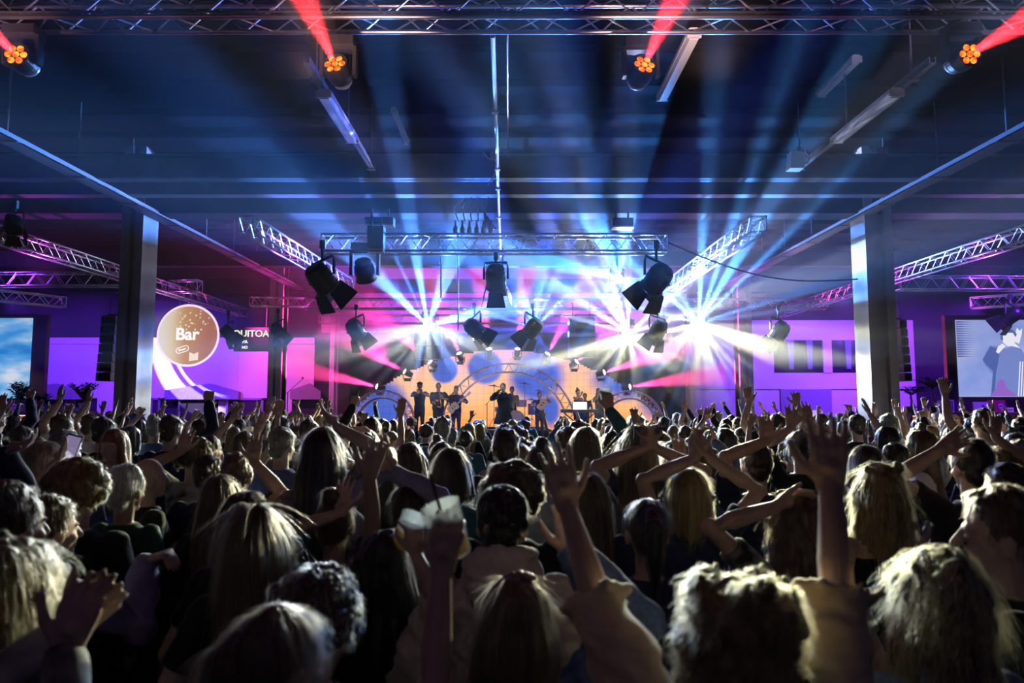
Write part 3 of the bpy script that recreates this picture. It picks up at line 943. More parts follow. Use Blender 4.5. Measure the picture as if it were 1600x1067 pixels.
MB().ball((0, 0, 0.2), 0.02).build('knob', M['silver'], t)
t = thing('carton', 'low pale carton beside the white bucket on the left shelf', 'box', onbar(116, LB_Y - 0.05, zt))
MB().bbox((-0.14, -0.1, 0), (0.14, 0.1, 0.1)).build('body', M['white_plastic'], t)
MB().bbox((-0.14, -0.103, 0.06), (0.14, -0.1, 0.075)).build('flap', M['grey_metal'], t)
for (u, w, h, lab) in ((1467, 0.22, 0.26, 'pale boxed packet left of the framed poster on the right shelf'), (1474, 0.24, 0.32, 'white carton against the framed poster on the right shelf')):
    t = thing('carton', lab, 'box', onbar(u, RB_Y - 0.02, zr))
    MB().bbox((-w / 2, -0.08, 0), (w / 2, 0.08, h)).build('body', M['white_plastic'], t)
    MB().bbox((-w / 2 + 0.03, -0.084, h * 0.2), (w / 2 - 0.03, -0.08, h * 0.45)).build('print', mat('print_violet', (0.2, 0.1, 0.35), 0.6), t)
t = thing('framed_poster', 'small framed poster standing on the right shelf', 'picture', onbar(1483, RB_Y - 0.02, zr))
MB().bbox((-0.13, -0.02, 0), (0.13, 0.02, 0.34)).build('frame', M['white_plastic'], t)
MB().bbox((-0.105, -0.024, 0.025), (0.105, -0.02, 0.315)).build('print', mat('poster_print', (0.25, 0.13, 0.4), 0.6, var=0.6, scale=14), t)
bottle(onbar(1500, RB_Y - 0.05, zr), BC[2], 'tall pale bottle right of the framed poster', 'bottles on top of the right shelf', 1.1)
bottle(onbar(1570, RB_Y - 0.05, zr), BC[2], 'slim bottle beside the red case on the right shelf', 'bottles on top of the right shelf', 0.9)
t = thing('sound_case', 'red case with a round white badge on the right shelf', 'case', onbar(1557, RB_Y, zr))
MB().bbox((-0.16, -0.13, 0), (0.16, 0.13, 0.33)).build('body', mat('case_red', (0.55, 0.05, 0.2), 0.5), t)
MB().lathe([(0.075, 0), (0.075, 0.012)], c=(0.03, -0.13, 0.17), n=20, rot=Matrix.Rotation(PI / 2, 3, 'X')).build('badge', M['white_plastic'], t)
MB().bbox((-0.02, -0.146, 0.15), (0.08, -0.142, 0.19)).build('badge_mark', mat('badge_ink', (0.3, 0.05, 0.3), 0.5), t)
t = thing('price_card', 'small white card on the right shelf beside the red case', 'card', onbar(1578, RB_Y, zr))
MB().bbox((-0.09, -0.02, 0), (0.09, 0.02, 0.13)).build('card', M['white_plastic'], t)
MB().bbox((-0.06, -0.024, 0.05), (0.06, -0.02, 0.08)).build('print', mat('card_ink', (0.2, 0.1, 0.3), 0.6), t)
t = thing('framed_poster', 'wide pale picture leaning on the wall right of the right screen corner', 'picture', onbar(1533, RB_Y + 0.1, zr))
MB().bbox((-0.22, -0.02, 0), (0.22, 0.02, 0.28)).build('frame', M['white_plastic'], t)
MB().bbox((0.0, -0.024, 0.03), (0.09, -0.02, 0.2)).build('print', mat('poster_dark', (0.2, 0.12, 0.4), 0.6), t)
# ================================================================== people
def remesh(mb, voxel, smooth=2):
    me = bpy.data.meshes.new('tmp')
    me.from_pydata(mb.v, [], mb.f)
    o = bpy.data.objects.new('tmp', me)
    COL.objects.link(o)
    r = o.modifiers.new('r', 'REMESH')
    r.mode = 'VOXEL'
    r.voxel_size = voxel
    r.use_smooth_shade = True
    if smooth:
        s = o.modifiers.new('s', 'SMOOTH')
        s.factor, s.iterations = 0.5, smooth
    dg = bpy.context.evaluated_depsgraph_get()
    out = bpy.data.meshes.new_from_object(o.evaluated_get(dg))
    out.materials.clear()
    bpy.data.objects.remove(o)
    bpy.data.meshes.remove(me)
    return out


def loft(mb, rings, n=20):
    """rings: (centre, rx, ry) stacked flat ellipses"""
    vs, fs = [], []
    for c, rx, ry in rings:
        for j in range(n):
            a = 2 * PI * j / n
            vs.append((c[0] + rx * math.cos(a), c[1] + ry * math.sin(a), c[2]))
    k = len(rings)
    for i in range(k - 1):
        for j in range(n):
            a, b = i * n + j, i * n + (j + 1) % n
            fs.append((a, b, b + n, a + n))
    fs.append(tuple(range(n - 1, -1, -1)))
    fs.append(tuple((k - 1) * n + j for j in range(n)))
    mb.add(vs, fs)


def limb(mb, pts, rs, n=12):
    pts = [V(p) for p in pts]
    mb.tube(pts, rs, n)
    for p, r in zip(pts, rs):
        mb.ball(p, r, nu=n, nv=8)


FING = ((-0.030, 0.066), (-0.010, 0.078), (0.011, 0.072), (0.030, 0.056))      # offset from thumb side, length


def hand(mb, wrist, d, n, side, style, k=1.0, fat=1.0):
    """d: along the hand, n: palm normal; thumb on the d x n side for a right hand"""
    d = V(d).normalized()
    n = (V(n) - d * V(n).dot(d)).normalized()
    th = d.cross(n) * side
    w = V(wrist)
    fr = 0.0088 * fat * k
    spread = {'open': 0.17, 'relax': 0.06, 'fist': 0.0, 'grip': 0.05, 'stretch': 0.26, 'point': 0.05}[style]
    curl = {'open': 0.14, 'relax': 0.45, 'fist': 1.45, 'grip': 0.75, 'stretch': 0.05, 'point': 1.4}[style]
    for i, (off, L) in enumerate(FING):
        base = w + d * 0.088 * k - th * off * 1.0 * k
        limb(mb, [w + d * 0.004 * k - th * off * 0.5 * k, base], [0.0165 * k, 0.0135 * k], 8)
        c = curl * (1.0 + 0.12 * i) if not (style == 'point' and i == 0) else 0.05
        q = (d - th * (off / 0.03) * spread).normalized()
        p = base
        pts, rs = [p], [fr * 1.1]
        for sgm, fl in enumerate((0.45, 0.31, 0.24)):
            q = (q * math.cos(c * 0.8) + n * math.sin(c * 0.8)).normalized()
            p = p + q * L * fl * k
            pts.append(p)
            rs.append(fr * (1.0 - 0.08 * (sgm + 1)))
        limb(mb, pts, rs, 8)
    mb.ball(w + d * 0.048 * k + n * 0.004 * k, (0.03 * k, 0.03 * k, 0.022 * k), nu=10, nv=8)
    b = w + d * 0.025 * k + th * 0.026 * k
    if style in ('fist', 'point'):
        pts = [b, b + d * 0.035 * k + th * 0.016 * k + n * 0.014 * k, b + d * 0.062 * k + n * 0.035 * k, b + d * 0.068 * k + n * 0.045 * k - th * 0.022 * k]
    elif style == 'grip':
        pts = [b, b + d * 0.03 * k + th * 0.02 * k + n * 0.02 * k, b + d * 0.055 * k + th * 0.02 * k + n * 0.045 * k, b + d * 0.075 * k + th * 0.01 * k + n * 0.06 * k]
    else:
        pts = [b, b + d * 0.025 * k + th * 0.028 * k + n * 0.006 * k, b + d * 0.052 * k + th * 0.045 * k + n * 0.01 * k, b + d * 0.076 * k + th * 0.054 * k + n * 0.012 * k]
    limb(mb, pts, [0.0145 * k, 0.0125 * k, 0.0105 * k, 0.0085 * k], 8)


A_UP, A_FO = 0.285, 0.255
POSES = {   # wrist target, elbow hint, hand dir, palm normal, hand style   (for the right arm; x flips for the left)
    'down': ((0.225, 0.06, 0.93), (0.3, -0.3, -0.2), (0, 0.25, -1), (-1, 0, 0), 'relax'),
    'bent': ((0.17, 0.30, 1.16), (0.35, -0.2, -1), (-0.4, 0.7, 0.4), (-1, 0, 0), 'relax'),
    'up': ((0.27, 0.10, 1.90), (0.6, -0.2, 0.3), (0.08, 0.05, 1), (-0.1, 1, 0), 'open'),
    'up2': ((0.20, 0.22, 1.86), (0.8, 0.2, 0.2), (-0.05, 0.35, 1), (-0.2, 1, -0.2), 'stretch'),
    'wave': ((0.42, 0.12, 1.80), (0.6, -0.2, -0.4), (0.35, 0.05, 1), (-0.2, 1, 0), 'open'),
    'lean': ((0.06, 0.25, 1.88), (0.8, 0.1, 0.2), (-0.45, 0.2, 1), (-0.2, 1, 0.2), 'open'),
    'clap': ((0.06, 0.30, 1.76), (1, 0, -0.4), (-0.1, 0.3, 1), (-1, 0, 0), 'relax'),
    'fistup': ((0.24, 0.16, 1.88), (0.7, 0, 0.1), (0, 0.1, 1), (-0.4, 1, 0), 'fist'),
    'pointup': ((0.24, 0.2, 1.87), (0.7, 0, 0.1), (-0.1, 0.25, 1), (-0.4, 1, 0), 'point'),
    'phone': ((0.09, 0.34, 1.68), (0.7, 0, -0.7), (-0.25, 0.2, 1), (-0.5, -0.3, 0), 'grip'),
}
SKIN = [mat('skin_fair', (0.62, 0.42, 0.33), 0.5, var=0.08, scale=20, sheen=0.15), mat('skin_tan', (0.45, 0.27, 0.19), 0.5, var=0.08, scale=20, sheen=0.15), mat('skin_warm', (0.55, 0.34, 0.25), 0.5, var=0.08, scale=20, sheen=0.15)]


def hair_mat(name, c):
    return mat(name, c, 0.42, 0, 0.35, 9, spec=0.6, sheen=0.08, stretch=(9, 9, 1), bump=0.4)


HC = {'black': (0.012, 0.010, 0.010), 'dark': (0.03, 0.02, 0.014), 'brown': (0.085, 0.05, 0.03), 'light': (0.085, 0.055, 0.028), 'blond': (0.24, 0.165, 0.055), 'pale': (0.34, 0.26, 0.14), 'grey': (0.2, 0.21, 0.19), 'white': (0.55, 0.55, 0.55), 'red': (0.22, 0.07, 0.03)}
HAIR = {k: hair_mat('hair_' + k, c) for k, c in HC.items()}
STRAND = {}


def strand_mat(k):
    if k not in STRAND:
        m, nt, out = new_mat('strand_' + k)
        h = nt.nodes.new('ShaderNodeBsdfHairPrincipled')
        h.parametrization = 'COLOR'
        c = HC[k]
        h.inputs['Color'].default_value = (*[min(1, x * 1.6 + 0.006) for x in c], 1)
        h.inputs['Roughness'].default_value = 0.35
        nt.links.new(h.outputs[0], out.inputs['Surface'])
        STRAND[k] = m
    return STRAND[k]


CLOTH = {
    'black': mat('black_cotton', (0.012, 0.012, 0.014), 0.85, sheen=0.25, bump=0.2, scale=40), 'navy': mat('navy_cotton', (0.02, 0.03, 0.09), 0.85, sheen=0.3, bump=0.2, scale=40),
    'denim': mat('blue_denim', (0.10, 0.17, 0.36), 0.85, var=0.35, sheen=0.2, bump=0.3, scale=60), 'white': mat('white_cotton', (0.72, 0.70, 0.68), 0.85, sheen=0.2, bump=0.2, scale=30),
    'cream': mat('cream_fleece', (0.78, 0.66, 0.55), 0.9, sheen=0.3, bump=0.25, scale=30), 'grey': mat('grey_cotton', (0.2, 0.2, 0.21), 0.85, sheen=0.25, scale=40, bump=0.2),
    'teal': mat('teal_cotton', (0.04, 0.17, 0.2), 0.85, sheen=0.25, scale=40, bump=0.2), 'green': mat('dark_green_cotton', (0.02, 0.11, 0.07), 0.85, sheen=0.3, scale=40, bump=0.2),
    'wine': mat('wine_cotton', (0.13, 0.02, 0.04), 0.85, sheen=0.25, scale=40, bump=0.2), 'lilac': mat('lilac_denim', (0.30, 0.28, 0.52), 0.85, sheen=0.25, scale=40, bump=0.2),
    'print': mat('printed_blouse', (0.35, 0.35, 0.33), 0.8, var=0.95, scale=11), 'floral': mat('floral_blouse', (0.30, 0.22, 0.2), 0.8, var=0.9, scale=16),
    'sheer': mat('sheer_cream_cotton', (0.85, 0.68, 0.45), 0.8, sheen=0.4, var=0.1, stretch=(1, 1, 5), scale=14, bump=0.4),
    'jeans': mat('dark_jeans', (0.03, 0.04, 0.08), 0.85, scale=40), 'trousers': mat('black_trousers', (0.015, 0.015, 0.017), 0.85, scale=40), 'shoe': mat('shoe_leather', (0.02, 0.02, 0.02), 0.5),
}


def ik(S, T, hint, a=A_UP, b=A_FO):
    S, T = V(S), V(T)
    D = T - S
    L = D.length
    k = 1.0
    if L > (a + b) * 0.995:
        k = min(1.12, L / ((a + b) * 0.995))
        if L > (a + b) * 0.995 * k:
            T = S + D * ((a + b) * 0.995 * k / L)
            D = T - S
            L = D.length
    a, b = a * k, b * k
    L = max(L, 0.08)
    x = (a * a - b * b + L * L) / (2 * L)
    h = math.sqrt(max(0, a * a - x * x))
    e = D.normalized()
    hv = V(hint)
    hv = hv - e * hv.dot(e)
    hv = hv.normalized() if hv.length > 1e-5 else V((1, 0, 0))
    return S + e * x + hv * h, T


def shoulders(female, up):
    return 0.150 if female else 0.176


class Fig:
    """the bones of one figure, 1.75 m tall, facing +Y, feet at the origin"""

    def __init__(self, female=True, arms=('down', 'down'), head=(0, 0, 0), build=1.0, lean=(0, 0), fat=1.0):
        self.female, self.build, self.fat = female, build, fat
        self.headR = Euler((math.radians(head[0]), math.radians(head[2]), math.radians(head[1]))).to_matrix()
        self.lean = V((lean[0], lean[1], 0))
        self.arms = []
        sx = (0.150 if female else 0.176) * build
        for side, p in ((-1, arms[0]), (1, arms[1])):
            if isinstance(p, str):
                T, hint, d, n, st = POSES[p]
                fl = lambda q: V((q[0] * side, q[1], q[2]))
                T, hint, d, n = fl(T), fl(hint), fl(d), fl(n)
            else:
                T, hint, d, n, st = p
            T = V(T)
            up = T.z > 1.5
            S = V((side * (sx - (0.012 if up else 0)), -0.005, 1.405 + (0.035 if up else 0))) + self.shift(1.4)
            E, W = ik(S, T, hint)
            if d is None:
                d = (W - E).normalized()
            self.arms.append((side, S, E, W, V(d), V(n), st))

    def shift(self, z):
        return self.lean * max(0, (z - 0.95) / 0.8)

    def hp(self, p):
        piv = V((0, -0.01, 1.50))
        return self.headR @ (V(p) - piv) + piv + self.shift(1.5)

    def torso(self, mb, g=0.0, top=1.49, bot=0.9):
        b = self.build
        if self.female:
            R = [(0.88, -0.01, .168, .125), (0.96, -.01, .165, .12), (1.08, 0, .128, .095), (1.2, 0.005, .14, .105), (1.29, 0.012, .15, .118), (1.37, 0, .150, .095), (1.43, -0.01, .112, .07), (1.47, -0.015, .062, .056), (1.5, -.012, .052, .052)]
        else:
            R = [(0.88, -0.01, .165, .12), (0.96, 0, .16, .115), (1.08, 0, .15, .105), (1.2, 0, .162, .112), (1.3, 0.005, .178, .122), (1.38, 0, .175, .1), (1.44, -0.01, .128, .075), (1.475, -0.015, .07, .062), (1.5, -.012, .058, .058)]
        rings = [(V((0, y, z)) + self.shift(z), rx * b + g, ry * b + g) for z, y, rx, ry in R if bot - 0.03 <= z <= top]
        loft(mb, rings)

    def body(self, voxel, s=1.0, face=True):
        mb = MB()
        self.torso(mb)
        sh = self.shift(1.5)
        limb(mb, [V((0, -0.02, 1.42)) + sh, self.hp((0, -0.008, 1.58))], [0.056 if not self.female else 0.05] * 2)
        h = self.hp
        R = self.headR
        mb.ball(h((0, -0.008, 1.658)), (0.0745, 0.095, 0.098), R)
        mb.ball(h((0, 0.028, 1.612)), (0.058, 0.066, 0.088), R)
        mb.ball(h((0, 0.06, 1.545)), (0.032, 0.03, 0.024), R)
        limb(mb, [h((0, 0.09, 1.645)), h((0, 0.113, 1.607))], [0.010, 0.0145], 8)
        mb.ball(h((0, 0.078, 1.655)), (0.048, 0.017, 0.012), R)
        mb.ball(h((0, 0.087, 1.578)), (0.022, 0.011, 0.007), R)
        mb.ball(h((0, 0.086, 1.566)), (0.019, 0.011, 0.007), R)
        for e in (-1, 1):
            mb.ball(h((e * 0.076, -0.005, 1.622)), (0.011, 0.022, 0.031), R)
            mb.ball(h((e * 0.036, 0.06, 1.605)), (0.022, 0.025, 0.02), R)
        for side, S, E, W, d, n, st in self.arms:
            f = self.fat
            th = 0.94 if self.female else 1.08
            limb(mb, [S, S.lerp(E, 0.4), E, E.lerp(W, 0.35), W], [0.052 * th, 0.045 * th, 0.037 * th, 0.038 * th, 0.0255 * th])
            hand(mb, W, d, n, side, st, 1.0 if self.female else 1.07, f)
        me = remesh(mb, voxel, 2)
        if s != 1.0:
            me.transform(Matrix.Scale(s, 4))
        return me

    def shirt(self, voxel, sleeves='short', g=0.014, hood=False, collar=False, s=1.0, loose=0.0, hem=0.86):
        mb = MB()
        self.torso(mb, g + loose * 0.5, 1.475 if sleeves != 'none' else 1.40, hem)
        for side, S, E, W, d, n, st in self.arms:
            th = 0.94 if self.female else 1.08
            if sleeves == 'none':
                limb(mb, [V((side * 0.07, -0.055, 1.36)) + self.shift(1.4), V((side * 0.085, -0.02, 1.455)) + self.shift(1.4), V((side * 0.075, 0.05, 1.38)) + self.shift(1.4)], [0.022, 0.014, 0.022])
            elif sleeves == 'short':
                limb(mb, [S, S.lerp(E, 0.25)], [0.056 * th + g, 0.05 * th + g + loose])
                mb.tube([S, S.lerp(E, 0.25), S.lerp(E, 0.45), S.lerp(E, 0.62)], [0.056 * th + g, 0.05 * th + g + loose, 0.05 * th + g + loose, 0.052 * th + g + loose * 1.2], 14)
            elif sleeves == 'half':
                limb(mb, [S, S.lerp(E, 0.4)], [0.056 * th + g, 0.046 * th + g + loose])
                mb.tube([S, S.lerp(E, 0.3), S.lerp(E, 0.7), S.lerp(E, 0.9), E, E.lerp(W, 0.1)], [0.054 * th + g, 0.046 * th + g + loose, 0.046 * th + g + loose, 0.040 * th + g + loose * 0.6, 0.040 * th + g + loose * 0.6, 0.046 * th + g + loose], 14)
                for k in range(14):                     # frill at the cuff
                    a = 2 * PI * k / 14
                    ax = (W - E).normalized()
                    p1 = ax.orthogonal().normalized()
                    p2 = ax.cross(p1)
                    mb.ball(E.lerp(W, 0.1) + (p1 * math.cos(a) + p2 * math.sin(a)) * (0.05 * th + g + loose * (1 if k % 2 else 0.3)), 0.013, nu=6, nv=5)
            else:
                limb(mb, [S, S.lerp(E, 0.5), E, E.lerp(W, 0.5), E.lerp(W, 0.93)], [0.054 * th + g, 0.047 * th + g + loose, 0.043 * th + g + loose, 0.04 * th + g + loose, 0.031 * th + g + loose * 0.6])
        if hood:
            for a in np.linspace(-2.7, 2.7, 17):
                r = 0.098
                bk = (1 + math.cos(a)) / 2                  # 1 at the nape, 0 at the throat
                p = V((math.sin(a) * r, -math.cos(a) * r * 0.85 - 0.02, 1.475 + 0.035 * bk)) + self.shift(1.5)
                mb.ball(p, (0.042, 0.042, 0.05 + 0.03 * bk))
            mb.ball(V((0, -0.115, 1.46)) + self.shift(1.4), (0.12, 0.06, 0.10))
            mb.ball(V((0, -0.15, 1.38)) + self.shift(1.4), (0.10, 0.04, 0.10))
        if collar:
            for a in np.linspace(-2.3, 2.3, 13):
                mb.ball(V((math.sin(a) * 0.072, -math.cos(a) * 0.066 - 0.012, 1.487)) + self.shift(1.5), (0.02, 0.02, 0.026))
        me = remesh(mb, voxel, 2)
        nz = np.zeros(len(me.vertices) * 3, np.float32)
        me.vertices.foreach_get('co', nz)
        co = nz.reshape(-1, 3)
        no = np.zeros(len(me.vertices) * 3, np.float32)
        me.vertex_normals.foreach_get('vector', no)
        w = np.sin(co[:, 2] * 38 + np.sin(co[:, 0] * 21) * 2 + co[:, 1] * 9) * np.sin(co[:, 0] * 26 + co[:, 2] * 13)
        co = co + no.reshape(-1, 3) * ((w + 0.6 * np.sin(co[:, 2] * 95 + co[:, 0] * 40 + w * 2)) * (0.003 + loose * 0.16))[:, None]
        me.vertices.foreach_set('co', co.ravel())
        if s != 1.0:
            me.transform(Matrix.Scale(s, 4))
        return me

    def hair(self, style, voxel, s=1.0, seed=0):
        r = random.Random(seed)
        mb = MB()
        h, R = self.hp, self.headR
        fine, amp = 70.0, 0.004
        if style in ('short', 'crop'):
            mb.ball(h((0, -0.020, 1.683)), (0.083, 0.099, 0.093) if style == 'short' else (0.078, 0.095, 0.087), R)
            mb.ball(h((0, -0.062, 1.618)), (0.064, 0.045, 0.066), R)
            for e in (-1, 1):
                mb.ball(h((e * 0.062, -0.012, 1.66)), (0.024, 0.045, 0.05), R)
            if style == 'short':
                for k in range(34):
                    a, b = r.uniform(0, 2 * PI), r.uniform(0.0, 1.15)
                    mb.ball(h((0.076 * math.sin(b) * math.cos(a), -0.02 + 0.092 * math.sin(b) * math.sin(a), 1.683 + 0.086 * math.cos(b))), 0.019, R, 8, 6)
            amp = 0.006
        elif style == 'curly':
            mb.ball(h((0, -0.018, 1.67)), (0.1, 0.108, 0.112), R)
            for k in range(150):
                a, b = r.uniform(0, 2 * PI), math.acos(r.uniform(-0.55, 1))
                p = V((0.112 * math.sin(b) * math.cos(a), -0.02 + 0.112 * math.sin(b) * math.sin(a), 1.67 + 0.115 * math.cos(b)))
                if p.y > 0.05 and p.z < 1.7:
                    continue
                mb.ball(h(p), r.uniform(0.016, 0.03), R, 8, 6)
            fine, amp = 45.0, 0.008
        elif style in ('bob', 'long', 'xlong', 'wavy', 'bigcurl', 'wavybob'):
            zb = {'bob': 1.47, 'wavybob': 1.45, 'long': 1.27, 'xlong': 1.08, 'wavy': 1.30, 'bigcurl': 1.33}[style]
            mb.ball(h((0, -0.014, 1.672)), (0.085, 0.101, 0.097), R)
            k0 = V((0, -0.02, 1.66))
            rings = []
            N = 10
            for i in range(N):
                f = i / (N - 1)
                z = 1.66 + (zb - 1.66) * f
                rx = 0.083 + 0.014 * math.sin(PI * min(1, f * 1.15)) - 0.028 * max(0, f - 0.7) / 0.3
                ry = 0.075 - 0.042 * f if style not in ('bob', 'wavybob') else 0.085 - 0.015 * f
                y = -0.028 - (0.075 * f if style not in ('bob', 'wavybob') else 0.02 * f)
                p = V((0, y, z))
                q = h(p)
                if z < 1.5:
                    q = h(V((0, y, 1.5))).lerp(V((0, y, z)) + self.shift(z), min(1, (1.5 - z) / 0.12))
                    q.z = z
                rings.append((q, rx, max(ry, 0.026)))
            loft(mb, rings[::-1])
            # locks in front of the shoulders
            for e in (-1, 1):
                pz = max(zb + 0.05, 1.33)
                limb(mb, [h((e * 0.068, 0.01, 1.68)), h((e * 0.080, 0.012, 1.58)), V((e * 0.090, 0.0, max(1.5, pz))) + self.shift(1.5), V((e * 0.093, 0.0, pz)) + self.shift(1.4)], [0.026, 0.03, 0.034, 0.02])
            # strand clumps
            for k in range(26):
                a = r.uniform(-2.5, 2.5)
                x = 0.087 * math.sin(a)
                y = -0.03 - 0.072 * math.cos(a)
                z1 = zb + r.uniform(-0.05, 0.06)
                dx = r.uniform(-0.012, 0.012)
                pts = [h((x * 0.8, y * 0.85, 1.70)), h((x, y, 1.6))]
                zz = 1.5
                while zz > z1:
                    pts.append(V((x * 1.06 + dx, y - 0.05 * (1.5 - zz) / 0.3, zz)) + self.shift(zz) + (V((r.uniform(-.018, .018), r.uniform(-.012, .012), 0)) if style in ('wavy', 'bigcurl', 'wavybob') else V((0, 0, 0))))
                    zz -= 0.06
                if len(pts) > 2:
                    mb.tube(pts, [0.016] * (len(pts) - 1) + [0.006], 6)
            if style in ('wavy', 'bigcurl', 'wavybob'):
                for k in range(110 if style == 'bigcurl' else 50):
                    a = r.uniform(-2.6, 2.6)
                    z = r.uniform(zb, 1.76)
                    rr = (0.098 if style == 'bigcurl' else 0.092) * (1 if z < 1.68 else math.sqrt(max(0.03, 1 - ((z - 1.68) / 0.115) ** 2)))
                    mb.ball(h((rr * math.sin(a), -0.022 - rr * 0.9 * math.cos(a), z)), r.uniform(0.017, 0.028) if style == 'bigcurl' else r.uniform(0.013, 0.02), R, 8, 6)
                fine, amp = 40, 0.007
        elif style in ('bun', 'pony'):
            mb.ball(h((0, -0.016, 1.674)), (0.083, 0.099, 0.095), R)
            mb.ball(h((0, -0.06, 1.62)), (0.062, 0.045, 0.06), R)
            if style == 'bun':
                mb.ball(h((0, -0.06, 1.775)), (0.045, 0.045, 0.04), R)
            else:
                limb(mb, [h((0, -0.1, 1.72)), h((0, -0.145, 1.68)), h((0, -0.15, 1.58)), h((0, -0.125, 1.44))], [0.022, 0.034, 0.03, 0.012])
        me = remesh(mb, voxel, 1)
        n = len(me.vertices)
        co = np.zeros(n * 3, np.float32)
        me.vertices.foreach_get('co', co)
        co = co.reshape(-1, 3)
        no = np.zeros(n * 3, np.float32)
        me.vertex_normals.foreach_get('vector', no)
        no = no.reshape(-1, 3)
        vz = 6.0 if style in ('bob', 'long', 'xlong', 'bun', 'pony') else fine
        w = np.array([mnoise.noise(V((c[0] * fine + seed, c[1] * fine, c[2] * vz))) for c in co], np.float32)
        w2 = np.array([mnoise.noise(V((c[0] * 24 + seed, c[1] * 24, c[2] * (3.0 if vz < 10 else 16.0)))) for c in co], np.float32)
        co = co + no * (w * amp + w2 * amp * 2.2)[:, None]
        me.vertices.foreach_set('co', co.ravel())
        if s != 1.0:
            me.transform(Matrix.Scale(s, 4))
        return me


def strands(mesh, key, parent, n, length=0.07, curl=0.0, seed=0, rad=0.00045, lift=0.004):
    """a loose outer layer of single hairs over a hair mesh"""
    g = np.random.default_rng(seed + 11)
    nv = len(mesh.vertices)
    co = np.zeros(nv * 3, np.float32)
    mesh.vertices.foreach_get('co', co)
    no = np.zeros(nv * 3, np.float32)
    mesh.vertex_normals.foreach_get('vector', no)
    co, no = co.reshape(-1, 3), no.reshape(-1, 3)
    idx = g.integers(0, nv, n)
    P, N = co[idx], no[idx]
    down = np.array([0, 0, -1.0]) - N * (-N[:, 2])[:, None]
    L = np.linalg.norm(down, axis=1, keepdims=True)
    side = np.stack([N[:, 1], -N[:, 0], np.zeros(n)], 1)
    rnd = g.normal(size=(n, 3)) * 0.35
    T = np.where(L > 0.12, down / np.maximum(L, 1e-4), np.array([0, -1.0, 0.1]) + 0.6 * g.normal(size=(n, 3)) * np.array([1, 1, 0.1]))
    T = T + rnd * 0.22 + side * (g.normal(size=(n, 1)) * 0.08)
    T /= np.maximum(np.linalg.norm(T, axis=1, keepdims=True), 1e-4)
    K = 6
    ln = length * g.uniform(0.5, 1.3, (n, 1))
    pts = np.zeros((n, K, 3), np.float32)
    ph = g.uniform(0, 6.28, (n, 1))
    wisp = (g.uniform(0, 1, (n, 1)) ** 8) * 0.014
    for k in range(K):
        f = k / (K - 1)
        q = P + T * ln * f + N * (lift * math.sin(PI * min(1, f * 1.2)) + wisp * f)
        q = q + np.array([0, 0, -1.0]) * ln * 0.25 * f * f
        if curl:
            q = q + side * np.sin(ph + f * 9) * curl + N * np.cos(ph + f * 9) * curl
        pts[:, k] = q
    cv = bpy.data.hair_curves.new('strands')
    cv.add_curves([K] * n)
    cv.position_data.foreach_set('vector', pts.ravel())
    rr = np.tile(np.linspace(rad, rad * 0.4, K, dtype=np.float32), n)
    at_ = cv.attributes.get('radius') or cv.attributes.new('radius', 'FLOAT', 'POINT')
    at_.data.foreach_set('value', rr)
    cv.materials.append(strand_mat(key))
    o = bpy.data.objects.new('strands', cv)
    COL.objects.link(o)
    o.parent = parent
    o['kind'] = 'stuff'
    return o


# shared lower bodies
def legs_mesh(female):
    mb = MB()
    loft(mb, [(V((0, 0, z)), rx, ry) for z, rx, ry in ((0.80, .165, .115), (0.9, .178, .132), (0.97, .172, .126))])
    for e in (-1, 1):
        limb(mb, [(e * 0.085, 0, 0.86), (e * 0.095, 0.01, 0.5), (e * 0.10, -0.01, 0.1)], [0.09, 0.066, 0.058])
    return remesh(mb, 0.024, 3)


def shoe_mesh():
    mb = MB()
    limb(mb, [(0, -0.05, 0.045), (0, 0.06, 0.04), (0, 0.14, 0.036)], [0.042, 0.042, 0.034])
    mb.bbox((-0.042, -0.09, 0.0), (0.042, 0.165, 0.03))
    return remesh(mb, 0.014, 2)


LEGS = legs_mesh(True)
SHOE = shoe_mesh()
PEOPLE = []


def add_legs(t, s, m='jeans'):
    o = link('trousers', LEGS, CLOTH[m], t)
    o.scale = (s, s, s)
    for e in (-1, 1):
        q = link('shoe', SHOE, CLOTH['shoe'], t)
        q.location = (e * 0.1 * s, 0, 0)
        q.scale = (s, s, s)


def eyes(fig, t, s):
    for e in (-1, 1):
        MB().ball(fig.hp((e * 0.03, 0.083, 1.635)) * s, (0.0135 * s, 0.008 * s, 0.007 * s), fig.headR, 10, 8).build('eye', M['white_plastic'], t, smooth=True)
        MB().ball(fig.hp((e * 0.03, 0.0905, 1.635)) * s, 0.0042 * s, fig.headR, 8, 6).build('pupil', M['black_metal'], t.children[-1], smooth=True)


